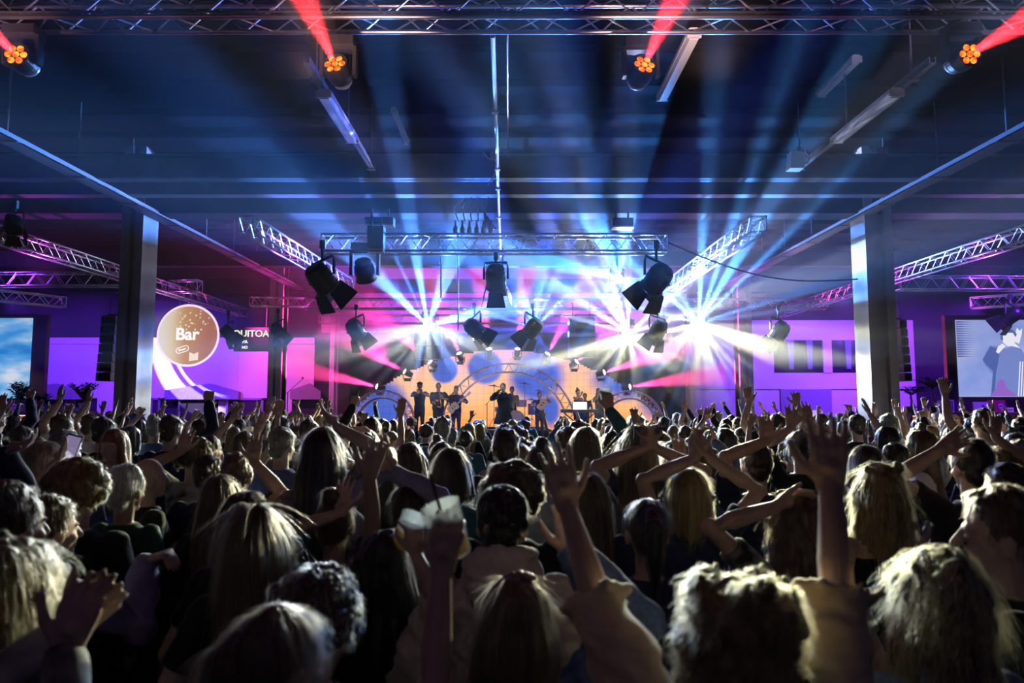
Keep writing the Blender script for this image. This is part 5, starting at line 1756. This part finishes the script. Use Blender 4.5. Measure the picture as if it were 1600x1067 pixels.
P(125, 725, 3.05, 'round head of short wavy grey-blond hair at the left', hair='curly', hcol='blond', top='black', sleeves='long', vox=0.007, nstr=5000, slen=0.03, curl=0.002)
P(200, 728, 3.5, 'older woman with short white hair and a dark green top', hair='short', hcol='white', top='green', sleeves='long', female=True, vox=0.007, nstr=4000, slen=0.03, yaw=-10)
P(234, 718, 3.95, 'bald man in a black track jacket turned to the right', hair='none', top='black', sleeves='long', vox=0.007, yaw=-50, hh=0.0, clothing='jacket')
t, fg, s = HOLD_E = P(75, 688, 3.75, 'woman with long pale hair and glasses in profile, hand at her cheek', hair='xlong', hcol='pale', top='black', sleeves='none', female=True, vox=0.006, nstr=5000, slen=0.14, yaw=-65, face=True,
  arms=('down', W(86, 724, 3.6, (0.6, -0.4, -1), (-0.3, 0.4, 0.8), (0, -0.5, 0.3), 'relax')))
part('glasses', MB().tube([fg.hp((0.075 * math.cos(a), 0.02 + 0.088 * math.sin(a), 1.638)) * s for a in np.linspace(0, PI, 11)], 0.005, 6), M['black_metal'], t)
P(178, 669, 5.2, 'woman with red-rimmed long hair facing the camera', hair='long', hcol='red', top='grey', sleeves='long', female=True, vox=0.008, nstr=2500, yaw=175, face=True)
P(326, 713, 4.3, 'dark round head with lit edges left of the raised open hand', hair='short', hcol='dark', top='navy', sleeves='long', vox=0.007, nstr=2500, slen=0.03)
P(372, 710, 3.9, 'short-haired man raising an open hand beside his head', hair='short', hcol='brown', top='black', vox=0.007, nstr=2500, slen=0.03,
  arms=('down', W(397, 722, 3.75, (0.8, -0.2, -0.7), (-0.05, 0.1, 1), (-0.1, 1, 0.1), 'open')))
P(305, 688, 4.8, 'curly person in a patterned shirt with one wristband arm up', hair='curly', hcol='light', top='print', sleeves='short', vox=0.007, nstr=3000, slen=0.03, curl=0.002, arms=(W(283, 706, 4.6, (-0.8, 0, -0.4), (0.25, 0.1, 1), (0, 1, 0), 'open'), 'down'))
P(505, 667, 3.5, 'woman with long dark hair and a floral sleeve, arm raised with a bent-back hand', hair='xlong', hcol='black', top='floral', sleeves='half', loose=0.02, female=True, vox=0.006, nstr=4000, slen=0.12,
  arms=('down', W(528, 668, 3.45, (1, -0.2, -0.3), (-0.7, 0.1, 0.75), (0.6, 0.2, 0.7), 'open')))
P(592, 692, 3.9, 'dark-headed person right behind the spread fingers of the long bare arm', hair='long', hcol='black', top='black', female=True, vox=0.008, nstr=2500)
P(640, 690, 4.3, 'person with a thin lit outline around long hair, left of the teal shirt', hair='long', hcol='brown', top='black', female=True, vox=0.008, nstr=2500)
P(790, 671, 4.5, 'person with round backlit hair in the middle, below the singer', hair='short', hcol='dark', top='black', vox=0.007, nstr=2500, slen=0.035)
HOLD_C = P(915, 666, 4.7, 'woman with long hair and a green-blue jacket, one arm up, right of the middle', hair='long', hcol='light', top='teal', sleeves='long', female=True, vox=0.007, nstr=3500, arms=('down', W(952, 640, 4.6, (1, 0, -0.3), (-0.1, 0.1, 1), (-0.2, 1, 0), 'grip')))
HOLD_D = P(995, 664, 3.7, 'person in navy holding a phone up with both hands, long hair down the back', hair='xlong', hcol='light', top='navy', sleeves='short', female=True, vox=0.007, nstr=4000, slen=0.14,
  arms=(W(1008, 700, 3.5, (-1, 0, -0.5), (0.2, 0.2, 1), (0.6, 0.4, 0), 'grip'), W(1024, 700, 3.5, (1, 0, -0.6), (-0.2, 0.2, 1), (-0.6, 0.4, 0), 'grip')))
P(1515, 688, 3.4, 'man in a black T-shirt with a bent bare arm and fanned hand over his head', hair='short', hcol='black', top='black', sleeves='short', vox=0.006, nstr=2500, slen=0.03,
  arms=(W(1470, 702, 3.3, (-1, 0, -0.1), (0.85, 0.1, 0.45), (0.1, 0.9, -0.2), 'stretch'), 'down'), build=1.05)
P(1556, 706, 3.95, 'person raising a bare arm and spread hand right of the black T-shirt man', hair='curly', hcol='blond', top='grey', female=True, vox=0.0065, nstr=2500, slen=0.03, arms=('down', W(1556, 684, 3.85, (0.8, 0, -0.4), (0.12, 0.1, 1), (-0.3, 1, 0), 'open')))
P(1572, 727, 2.9, 'man with wet-looking short hair just above the profile man', hair='short', hcol='dark', top='navy', vox=0.0065, nstr=3000, slen=0.03)
P(1592, 689, 4.5, 'person in profile with glasses at the right edge looking left', hair='short', hcol='light', top='black', vox=0.0065, nstr=2000, yaw=70, face=True)
P(1437, 671, 5.1, 'woman with a white sleeve and lit profile looking left', hair='long', hcol='light', top='white', sleeves='short', female=True, vox=0.007, nstr=2500, yaw=60, face=True)
P(1352, 693, 4.1, 'person with smooth dark hair between the big raised hand and the column', hair='bob', hcol='dark', top='black', female=True, vox=0.007, nstr=2500)
P(1395, 690, 4.75, 'man with a dark cap right of the smooth-haired person', hair='crop', hcol='black', top='navy', vox=0.008, nstr=600, slen=0.02)
P(1180, 692, 4.0, 'person in navy pointing a slim bare arm up, left of the big raised hand', hair='short', hcol='dark', top='navy', vox=0.007, nstr=2000, slen=0.03, arms=(W(1196, 690, 3.9, (-0.8, 0, -0.4), (0.1, 0.1, 1), (0.2, 1, 0), 'open'), 'down'))
P(1250, 676, 5.0, 'person with both open dark hands raised in front of the lit doorway', hair='short', hcol='black', top='black', vox=0.007, nstr=1500, arms=(W(1236, 668, 4.9, (-0.8, 0, -0.4), (0.1, 0.1, 1), (0.2, 1, 0), 'open'), W(1264, 664, 4.9, (0.8, 0, -0.4), (-0.1, 0.1, 1), (-0.2, 1, 0), 'open')))
P(1055, 690, 4.3, 'person with a raised open hand and bracelet, right of the phone holder', hair='short', hcol='light', top='black', female=True, vox=0.007, nstr=2000, arms=('down', W(1062, 722, 4.0, (0.8, 0, -0.5), (0, 0.1, 1), (-0.2, 1, 0), 'open')))
P(-14, 694, 3.2, 'person off the left edge reaching two cupped hands into view', hair='short', hcol='dark', top='navy', sleeves='long', vox=0.007, arms=('down', W(8, 706, 3.0, (0.6, -0.3, -0.6), (0.9, 0.1, 0.35), (0, -0.3, 1), 'relax')))


# ---- drinks, phones
def clear_mat(name, col, see, glow):
    """thin clear plastic or liquid: part see-through, part lit from behind"""
    m, nt, out = new_mat(name)
    tr = nt.nodes.new('ShaderNodeBsdfTransparent')
    tl = nt.nodes.new('ShaderNodeBsdfTranslucent')
    gl = nt.nodes.new('ShaderNodeBsdfGlossy')
    gl.inputs['Roughness'].default_value = 0.12
    nz = nt.nodes.new('ShaderNodeTexNoise')
    nz.inputs['Scale'].default_value = 30
    cr = nt.nodes.new('ShaderNodeValToRGB')
    cr.color_ramp.elements[0].color = (*[c * 0.8 for c in col], 1)
    cr.color_ramp.elements[1].color = (*col, 1)
    nt.links.new(nz.outputs['Fac'], cr.inputs['Fac'])
    nt.links.new(cr.outputs[0], tl.inputs['Color'])
    m1, m2 = nt.nodes.new('ShaderNodeMixShader'), nt.nodes.new('ShaderNodeMixShader')
    m1.inputs['Fac'].default_value = glow
    nt.links.new(gl.outputs[0], m1.inputs[1])
    nt.links.new(tl.outputs[0], m1.inputs[2])
    m2.inputs['Fac'].default_value = see
    nt.links.new(m1.outputs[0], m2.inputs[1])
    nt.links.new(tr.outputs[0], m2.inputs[2])
    nt.links.new(m2.outputs[0], out.inputs['Surface'])
    return m


PLASTIC = clear_mat('cup_plastic', (0.85, 0.9, 0.85), 0.55, 0.6)
BEER = clear_mat('beer', (0.95, 0.6, 0.12), 0.15, 0.9)


def cup(loc, label, tilt, fill=0.5):
    t = thing('plastic_cup', label, 'cup', loc, tilt)
    MB().lathe([(0.031, -0.055), (0.045, 0.06), (0.047, 0.062), (0.043, 0.06), (0.029, -0.052)], n=20).build('cup_wall', PLASTIC, t, smooth=True)
    z = -0.05 + 0.1 * fill
    MB().lathe([(0.028, -0.05), (0.029 + 0.012 * fill, z)], n=20).build('drink', BEER, t, smooth=True)


def grip_at(h, side, along=0.085, off=0.048):
    """world point between the fingers of a hand"""
    t, fg, s = h
    _, S, E, W_, d, n, st = fg.arms[side]
    d = d.normalized()
    n = (n - d * n.dot(d)).normalized()
    return V(t.location) + Matrix.Rotation(t.rotation_euler.z, 3, 'Z') @ ((W_ + d * along + n * off) * s)


ca = grip_at(HOLD_A, 1)
cup(ca, 'clear plastic cup with a little beer in the raised hand left of the hooded man', (0.2, -0.35, 0), 0.4)
cup(grip_at(HOLD_B, 1), 'clear plastic cup tilted in the hand of the dark-haired woman', (0.2, 0.5, 0), 0.6)
tag(MB().tube([ca + V((-0.045, 0.02, 0.12)), ca + V((0.0, 0.005, -0.02))], 0.004, 6).build('drinking_straw', M['black_metal']), 'black straw sticking out of the cup left of the hooded man', 'straw')
cup(grip_at(HOLD_C, 1), 'plastic cup lifted against the stage lights right of the middle', (0, 0, 0), 0.3)


def phone(loc, label, w=0.075, h=0.15, rot=(0, 0, 0), col=(0.6, 0.75, 1.0), st=1.2):
    t = thing('smartphone', label, 'phone', loc, rot)
    MB().bbox((-w / 2, -0.004, -h / 2), (w / 2, 0.004, h / 2)).build('case', M['black_metal'], t)
    MB().bbox((-w / 2 + 0.004, -0.0055, -h / 2 + 0.008), (w / 2 - 0.004, -0.004, h / 2 - 0.008)).build('screen', emat('phone_screen', col, st), t)


phone((grip_at(HOLD_D, 0) + grip_at(HOLD_D, 1)) / 2, 'dark phone held up by the navy-clad person with the long hair', rot=(0, 1.57, 0), col=(0.25, 0.3, 0.45), st=0.02)
phone(at(906, 634, 7.5), 'phone with a bright screen held sideways below the backing singers', rot=(0, 1.57, 0), w=0.09, h=0.17, col=(0.9, 0.95, 1), st=1.6)
phone(at(111, 699, 3.9), 'pale lilac phone held before the glasses woman', rot=(0.2, 0.3, 0.4), col=(0.5, 0.4, 0.75), st=0.4)


# ---- the rest: built once per kind, then copied
KINDS = []
CR = random.Random(21)


def kind(hair, hcol, top, sleeves, female, arms, desc, **k):
    H = 1.66 if female else 1.78
    t, fg, s = person((0, -50), H, desc, hair=hair, hcol=hcol, top=top, sleeves=sleeves, female=female, arms=arms, vox=k.pop('vox', 0.0095), fat=1.12, nstr=k.pop('nstr', 900), slen=0.05, **k)
    PEOPLE.pop()
    KINDS.append((t, desc, H, 'up' if any(a not in ('down', 'bent') for a in arms) else 'down'))


kind('short', 'dark', 'black', 'short', False, ('up', 'up2'), 'short-haired man in a black T-shirt with both arms up')
kind('long', 'light', 'black', 'none', True, ('wave', 'up'), 'long-haired woman in a strappy top waving both arms')
kind('short', 'brown', 'navy', 'long', False, ('down', 'fistup'), 'man in a navy sweater punching one fist up')
kind('bob', 'blond', 'grey', 'short', True, ('up2', 'down'), 'woman with a blond bob reaching one arm up')
kind('pony', 'dark', 'teal', 'short', True, ('lean', 'wave'), 'woman with a ponytail swaying both arms')
kind('crop', 'black', 'black', 'long', False, ('pointup', 'down'), 'close-cropped man in black pointing upward')
kind('wavy', 'light', 'denim', 'long', True, ('clap', 'clap'), 'wavy-haired woman in denim clapping overhead')
kind('short', 'light', 'white', 'short', False, ('up', 'down'), 'fair man in a white T-shirt with one arm up')
kind('long', 'black', 'wine', 'short', True, ('down', 'up2'), 'dark-haired woman in wine red stretching one hand up')
kind('short', 'black', 'grey', 'short', False, ('phone', 'phone'), 'man in grey filming with raised hands')
kind('short', 'dark', 'black', 'long', False, ('down', 'down'), 'dark-haired man in black standing still')
kind('long', 'blond', 'black', 'long', True, ('down', 'down'), 'woman with long blond hair standing still')
kind('bob', 'dark', 'navy', 'short', True, ('bent', 'down'), 'woman with a dark bob watching')
kind('curly', 'brown', 'black', 'short', True, ('down', 'down'), 'curly-haired woman in black watching')
kind('short', 'grey', 'denim', 'long', False, ('down', 'bent'), 'grey-haired man in a denim shirt watching')
kind('bun', 'brown', 'white', 'short', True, ('down', 'bent'), 'woman with a bun in a white top watching')
kind('crop', 'dark', 'teal', 'short', False, ('down', 'down'), 'man with cropped hair in a teal T-shirt watching')
kind('wavy', 'dark', 'black', 'none', True, ('up', 'down'), 'woman with dark waves raising one bare arm')
UPK = [k for k in KINDS if k[3] == 'up']
DNK = [k for k in KINDS if k[3] == 'down']

REGION = [(-99, 120, 'before the left bar'), (120, 250, 'in front of the left column'), (250, 400, 'below the round bar sign'), (400, 540, 'below the second left column'), (540, 650, 'before the small left arch'),
          (650, 740, 'before the wind players'), (740, 830, 'right below the lead singer'), (830, 900, 'before the bass player'), (900, 1000, 'before the backing singers'), (1000, 1120, 'before the right end of the stage'),
          (1120, 1240, 'before the dark wall windows'), (1240, 1350, 'before the lit doorway'), (1350, 1440, 'in front of the right column'), (1440, 1999, 'before the right bar')]
taken = list(PEOPLE)
used_kind = set()
count = 0
Y = 3.4
rows = []
while Y < 17.6:
    rows.append(Y)
    Y += 0.40 + 0.030 * Y
for ri, Y in enumerate(rows):
    sx = 0.50 + 0.022 * Y
    half = 0.77 * Y + 1.0
    nx = int(2 * half / sx)
    for i in range(nx):
        x = -half + (i + 0.5 + 0.5 * (ri % 2)) * sx + CR.uniform(-0.13, 0.13)
        y = Y + CR.uniform(-0.16, 0.16)
        if y > 18.0:
            continue
        mind = 0.50 if y < 6 else 0.56
        if any((x - a) ** 2 + (y - b) ** 2 < mind * mind for a, b in taken):
            continue
        if abs(abs(x) - 8.0) < 0.75 and 13.7 < y < 15.6:
            continue
        if count >= 285:
            break
        r = CR.random()
        if y < 8.5 and -0.2 < x / y < 0.16:
            r = 1.0
        t0, desc, H0, _ = CR.choice(UPK) if r < (0.34 if y < 6 else (0.22 if -0.19 < x / y < 0.2 else 0.5)) else CR.choice(DNK)
        f = CR.gauss(1.0, 0.03)
        f = min(max(f, 0.93), 1.07)
        if y < 5.5:
            f = min(f, (1.72 if 'up' in _ else 1.76) / H0)
        if y > 8:
            f = min(f, (1.56 if -0.2 < x / y < 0.22 else 1.66) / H0 * CR.uniform(0.96, 1.04))
        o = t0 if t0.name not in used_kind else copy_tree(t0)
        used_kind.add(t0.name)
        o.location = (x, y, 0)
        o.scale = (f, f, f)
        yw = CR.gauss(0, 14) - math.degrees(math.atan2(-x, 22 - y)) * 0.7
        o.rotation_euler = (0, 0, math.radians(yw))
        u = 800 + x / y * FPX
        reg = [n for a, b, n in REGION if a <= u < b]
        reg = reg[0] if reg else 'at the edge of the crowd'
        dep = 'in the nearer rows' if y < 5.5 else ('midway to the stage' if y < 9.5 else ('in the far rows' if y < 13.5 else 'close to the stage'))
        lab = '%s, %s, %s' % (desc, dep, reg)
        words_ = lab.split()
        if len(words_) > 16:
            lab = '%s, %s' % (desc, reg) if y < 9.5 else '%s, %s' % (desc.replace(' with ', ' '), reg)
        o['label'] = lab
        o['category'] = 'person'
        o['group'] = lab[:70]
        taken.append((x, y))
        count += 1
for t0, *_r in KINDS:                                   # kinds that found no place
    if t0.name not in used_kind:
        for ch in list(t0.children_recursive):
            bpy.data.objects.remove(ch)
        bpy.data.objects.remove(t0)
# same label twice: number the rows from the stage by what stands nearest
seen = {}
for o in bpy.data.objects:
    if o.get('category') == 'person' and 'group' in o:
        seen.setdefault(o['label'], []).append(o)
for lab, os_ in seen.items():
    if len(os_) > 1:
        os_.sort(key=lambda q: q.location.x / q.location.y)
        for k, o in enumerate(os_):
            e = ('leftmost' if k == 0 else 'rightmost' if k == len(os_) - 1 else 'middle')
            o['label'] = ' '.join((e + ' ' + lab).split()[:16])
    for o in os_:
        o['group'] = 'dancing concert crowd'
for o in bpy.data.objects:
    if o.get('category') == 'person' and 'group' not in o and o.location.y < 18:
        o['group'] = 'nearest spectators'
# ---- bar staff in the lit bars
for (u, v, Y, hc_, lab) in ((25, 662, 18.2, 'blond', 'fair barkeeper lit orange at the left bar'), (52, 660, 18.2, 'pale', 'pale-haired barkeeper at the left bar, next to the fair one'), (101, 655, 18.2, 'white', 'barkeeper with a white hat at the left bar'), (1553, 652, 18.2, 'light', 'barkeeper at the right bar below the red case')):
    p, h = head_at(u, v, Y)
    person(p, min(max(h, 1.55), 1.8), lab, hair='bob', hcol=hc_, top='white', female=True, vox=0.011, yaw=170, arms=('bent', 'bent'), face=True, group='barkeepers')
print('people', len(PEOPLE), 'copied', count)
# ================================================================== light and haze
def star(l, nray, seed, lo=0.51, hi=0.63, floor=0.0, down=0.12, sg=1):
    """gobo wheel: the lamp throws a fan of separate beams; fewer of them below the horizontal"""
    l.use_nodes = True
    nt = l.node_tree
    e = [q for q in nt.nodes if q.type == 'EMISSION'][0]
    tc = nt.nodes.new('ShaderNodeTexCoord')
    sep = nt.nodes.new('ShaderNodeSeparateXYZ')
    nt.links.new(tc.outputs['Normal'], sep.inputs[0])
    a = math_node(nt, 'ARCTAN2', sep.outputs['Y'], sep.outputs['X'])
    cb = nt.nodes.new('ShaderNodeCombineXYZ')
    nt.links.new(math_node(nt, 'COSINE', a), cb.inputs[0])
    nt.links.new(math_node(nt, 'SINE', a), cb.inputs[1])
    cb.inputs[2].default_value = seed
    nz = nt.nodes.new('ShaderNodeTexNoise')
    nz.inputs['Scale'].default_value = nray
    nz.inputs['Detail'].default_value = 2
    nt.links.new(cb.outputs[0], nz.inputs['Vector'])
    ray = maprange(nt, nz.outputs['Fac'], lo, hi, floor, 1.0)
    dn = maprange(nt, math_node(nt, 'SINE', a), -0.25, 0.2, down, 1.0)
    if sg < 0:                                         # shutters closed above the horizontal
        dn = maprange(nt, math_node(nt, 'SINE', a), -0.42, 0.0, 1.0, 0.02)
        g = nt.nodes.new('ShaderNodeNewGeometry')
        s2 = nt.nodes.new('ShaderNodeSeparateXYZ')
        nt.links.new(g.outputs['Incoming'], s2.inputs[0])
        dn = math_node(nt, 'MULTIPLY', dn, maprange(nt, s2.outputs['Z'], -0.40, -0.14, 0.10, 1.0))
    nt.links.new(math_node(nt, 'MULTIPLY', ray, dn), e.inputs['Strength'])


FP = {670: (30000, (0.08, 0.28, 1.0)), 965: (30000, (0.05, 0.27, 1.0)), 980: (12000, (0.60, 0.70, 1.0)), 1087: (32000, (0.09, 0.36, 1.0)), 835: (26000, (0.05, 0.12, 1.0))}
for u, q in FANS:
    pw, c = FP[u]
    o = spot('fan_beam', q + V((0, -0.06, 0)), V((0, -0.5, 2.3)) - q, c, pw, 150, 0.25, 0.04)
    star(o.data, 5.0, u * 0.113)
# narrow beams: each made visible by an added, beam-shaped plume of thicker haze
def plume(q, d, half_deg, L, dens, label, r0, g=0.3):
    m, nt, out = new_mat('beam_haze')
    v = nt.nodes.new('ShaderNodeVolumeScatter')
    v.inputs['Density'].default_value = dens
    v.inputs['Anisotropy'].default_value = g
    nt.links.new(v.outputs[0], out.inputs['Volume'])
    k = math.tan(math.radians(half_deg))
    R = d.to_track_quat('-Z', 'Y').to_matrix()
    o = MB().lathe([(r0, -0.01), (r0 + k * L, -L)], n=24, rot=R).build('beam_haze', m, loc=q)
    tag(o, label, 'haze', kind='stuff')


for k, (q, d) in enumerate(RED_HEADS):
    spot('red_beam', q + d * 0.01, d, (1.0, 0.02, 0.03), 5500, 19, 0.35, 0.03)
    plume(q, d, 9.5, (2.2, 3.0, 3.0, 2.2)[k], 0.10, 'red lit haze in front of the red moving light, number %s along the truss' % ('one', 'two', 'three', 'four')[k], 0.105)
for k, (q, d) in enumerate(PINKS):
    spot('pink_beam', q + d * 0.01, d, (1.0, 0.06, 0.30), 11000, 17, 0.4, 0.05)
    plume(q, d, 8.5, 3.4, 0.13, 'pink lit haze of the %s rim light from the left' % NM[k], 0.06)
# magenta wash from the stage ends into the haze
for (x, y, z, d, c, p, sz) in ((-4.5, 24.0, 3.2, (-0.2, -0.35, 0.55), (1.0, 0.04, 0.55), 5000, 85), (4.2, 24.0, 3.2, (0.3, -0.3, 0.35), (0.75, 0.08, 0.9), 4000, 80),
                               (-3.2, 24.6, 4.2, (0, 0.9, 0.7), (0.55, 0.05, 1.0), 1500, 100), (3.2, 24.6, 4.2, (0, 0.9, 0.7), (0.40, 0.05, 1.0), 1500, 100)):  # second pair added to light the grey rear panel
    spot('magenta_wash', (x, y, z), d, c, p, sz, 0.8, 0.1)
# purple wall washers on the side walls
for (x, y, z, d, c, p, sz) in ((-12.5, 23.2, 5.4, (-0.05, 1, -0.62), (0.17, 0.03, 1.0), 2600, 95), (-17, 22.8, 5.4, (0, 1, -0.6), (0.17, 0.03, 1.0), 1800, 95), (-9.0, 23.5, 5.2, (0.15, 1, -0.62), (0.8, 0.08, 0.5), 1100, 80),
                               (11.5, 23.2, 5.4, (0, 1, -0.7), (0.2, 0.05, 1.0), 2400, 95), (15.5, 22.5, 5.2, (0.05, 1, -0.6), (0.22, 0.03, 1.0), 2600, 95), (13, 16.0, 5.0, (0.1, 1, -0.3), (0.2, 0.03, 1.0), 900, 100), (-14, 16.0, 5.0, (-0.1, 1, -0.3), (0.2, 0.03, 1.0), 800, 100)):
    spot('purple_wash', (x, y, z), d, c, p, sz, 0.7, 0.15)
# purple up-lights on the slanting trusses and the roof beams
for (x, y, z, d, c, p, sz) in ((-4.4, 14.5, 4.4, (0, 0.05, 1), (0.7, 0.12, 1.0), 220, 120), (4.4, 14.5, 4.4, (0, 0.05, 1), (0.7, 0.25, 1.0), 220, 120), (-10.1, 14.5, 4.3, (0, 0, 1), (0.75, 0.08, 1.0), 260, 120), (10.1, 14.5, 4.3, (0, 0, 1), (0.75, 0.1, 1.0), 260, 120), (-10.1, 20, 4.3, (0, 0, 1), (0.7, 0.08, 1.0), 160, 120), (10.1, 20, 4.3, (0, 0, 1), (0.6, 0.1, 1.0), 160, 120), (-14.5, 17.8, 4.2, (0, 0, 1), (0.4, 0.08, 1.0), 120, 120), (14.5, 17.8, 4.2, (0, 0, 1), (0.4, 0.08, 1.0), 120, 120)):
    spot('truss_uplight', (x, y, z), d, c, p, sz, 0.6, 0.08)
# the white beams of the same lamps towards the audience: the back light on heads and shoulders
BL = {670: (14000, (0.85, 0.97, 0.95)), 965: (7000, (0.8, 0.95, 1.0)), 980: (22000, (1.0, 1.0, 0.62)), 1087: (38000, (1.0, 1.0, 0.66))}
for u, q in FANS:
    if u in BL:
        pw, c = BL[u]
        o = spot('audience_beam', q + V((0, -0.07, 0)), V((0, -0.5, 1.7)) - q, c, pw, 150, 0.25, 0.06)
        star(o.data, 6.0, u * 0.37, 0.44, 0.60, 0.07, 1.0, -1)
# front truss brightened by added, unseen lamps below and before it
for x, c in ((-5.5, (1.0, 0.5, 0.55)), (-1.8, (1.0, 0.55, 0.5)), (1.8, (1.0, 0.6, 0.6)), (5.5, (0.8, 0.65, 1.0))):
    spot('truss_light', (x, 5.6, 4.7), (0, 0.65, 1), c, 420, 72, 0.8, 0.1)
for x, tx in ((-2.5, -1.5), (2.5, 1.8)):
    spot('stage_front_light', (x, 13.6, 4.6), (tx - x, 9.0, -3.1), (1.0, 0.82, 0.75), 900, 22, 0.6, 0.15)
spot('hall_light', (-1.5, -2.2, 5.6), (0.3, 1, -0.72), (1.0, 0.60, 0.70), 13, 85, 0.9, 0.3)
spot('bar_light', (-15, 18.0, 3.2), (0, 1, -1.2), (1.0, 0.5, 0.35), 60, 100, 0.6, 0.1)
spot('bar_light', (15, 18.0, 3.2), (0, 1, -1.2), (1.0, 0.5, 0.45), 60, 100, 0.6, 0.1)
# pattern projector: a bright ring on the left wall under the bar sign
c = at(376, 512, 27.0)
o = spot('ring_projector', (c.x, 22.6, 5.2), c - V((c.x, 22.6, 5.2)), (1.0, 0.8, 1.0), 3200, 100, 0.05, 0.02)
o.data.use_nodes = True
nt = o.data.node_tree
e = [q for q in nt.nodes if q.type == 'EMISSION'][0]
tc = nt.nodes.new('ShaderNodeTexCoord')
sep = nt.nodes.new('ShaderNodeSeparateXYZ')
nt.links.new(tc.outputs['Normal'], sep.inputs[0])
rx = math_node(nt, 'DIVIDE', sep.outputs['X'], sep.outputs['Z'])
ry = math_node(nt, 'DIVIDE', sep.outputs['Y'], sep.outputs['Z'])
rr = math_node(nt, 'SQRT', math_node(nt, 'ADD', math_node(nt, 'MULTIPLY', rx, rx), math_node(nt, 'MULTIPLY', ry, ry)))
b1 = math_node(nt, 'MULTIPLY', maprange(nt, rr, 0.66, 0.67), maprange(nt, rr, 0.80, 0.81, 1.0, 0.0))
b2 = math_node(nt, 'MULTIPLY', maprange(nt, rr, 0.60, 0.605), maprange(nt, rr, 0.625, 0.63, 1.0, 0.0))
arc = math_node(nt, 'MULTIPLY', maprange(nt, rx, 0.05, 0.2), maprange(nt, ry, -0.2, -0.05))   # a shutter leaves the lower left arc
nt.links.new(math_node(nt, 'MULTIPLY', math_node(nt, 'ADD', b1, b2), arc), e.inputs['Strength'])

w = bpy.data.worlds.new('hall_haze')
SC.world = w
w.use_nodes = True
nt = w.node_tree
nt.nodes['Background'].inputs[1].default_value = 0.0
hm, hnt, hout = new_mat('haze')
vs = hnt.nodes.new('ShaderNodeVolumeScatter')
vs.inputs['Density'].default_value = 0.009
vs.inputs['Anisotropy'].default_value = 0.25
hnt.links.new(vs.outputs[0], hout.inputs['Volume'])
hz = MB().add([(x, y, z) for x in (-19.9, 19.9) for y, z in ((2.5, 7.25), (2.5, 2.75), (14.0, 2.75), (27.0, 2.75), (27.0, 7.25))], [(0, 1, 2, 3, 4), (9, 8, 7, 6, 5), (0, 5, 6, 1), (1, 6, 7, 2), (2, 7, 8, 3), (3, 8, 9, 4), (4, 9, 5, 0)]).build('haze', hm)  # haze shaped to stay above heads, so no lit veil covers the crowd
tag(hz, 'thin stage haze filling the hall and catching the light beams', 'haze', kind='stuff')

hm2, hnt, hout = new_mat('stage_haze')
vs = hnt.nodes.new('ShaderNodeVolumeScatter')
vs.inputs['Density'].default_value = 0.012
vs.inputs['Anisotropy'].default_value = 0.3
hnt.links.new(vs.outputs[0], hout.inputs['Volume'])
h2 = MB().add([(x * k, y, z) for x in (-1, 1) for k, y, z in ((8.5, 15.0, 4.6), (9.5, 17.5, 2.6), (8.5, 19.5, 0.9), (8.0, 27.0, 0.9), (8.0, 27.0, 6.9), (9.5, 18.0, 6.9))], [(0, 1, 2, 3, 4, 5), (11, 10, 9, 8, 7, 6), (0, 6, 7, 1), (1, 7, 8, 2), (2, 8, 9, 3), (3, 9, 10, 4), (4, 10, 11, 5), (5, 11, 6, 0)]).build('stage_haze', hm2)
tag(h2, 'thicker cloud of haze hanging over the stage and its white lamps', 'haze', kind='stuff')

SC.cycles.max_bounces = 4
SC.cycles.diffuse_bounces = 1
SC.cycles.glossy_bounces = 2
SC.cycles.transmission_bounces = 3
SC.cycles.volume_bounces = 0
SC.cycles.transparent_max_bounces = 8
SC.cycles.use_denoising = True
SC.cycles.caustics_reflective = False
SC.cycles.caustics_refractive = False
SC.view_settings.view_transform = 'Standard'
SC.view_settings.look = 'None'
SC.view_settings.gamma = 1.0
SC.view_settings.use_curve_mapping = False
SC.view_settings.exposure = 0.0

for _m in bpy.data.materials:
    if _m.name != 'led_wall_picture':
        _m.cycles.emission_sampling = 'NONE'
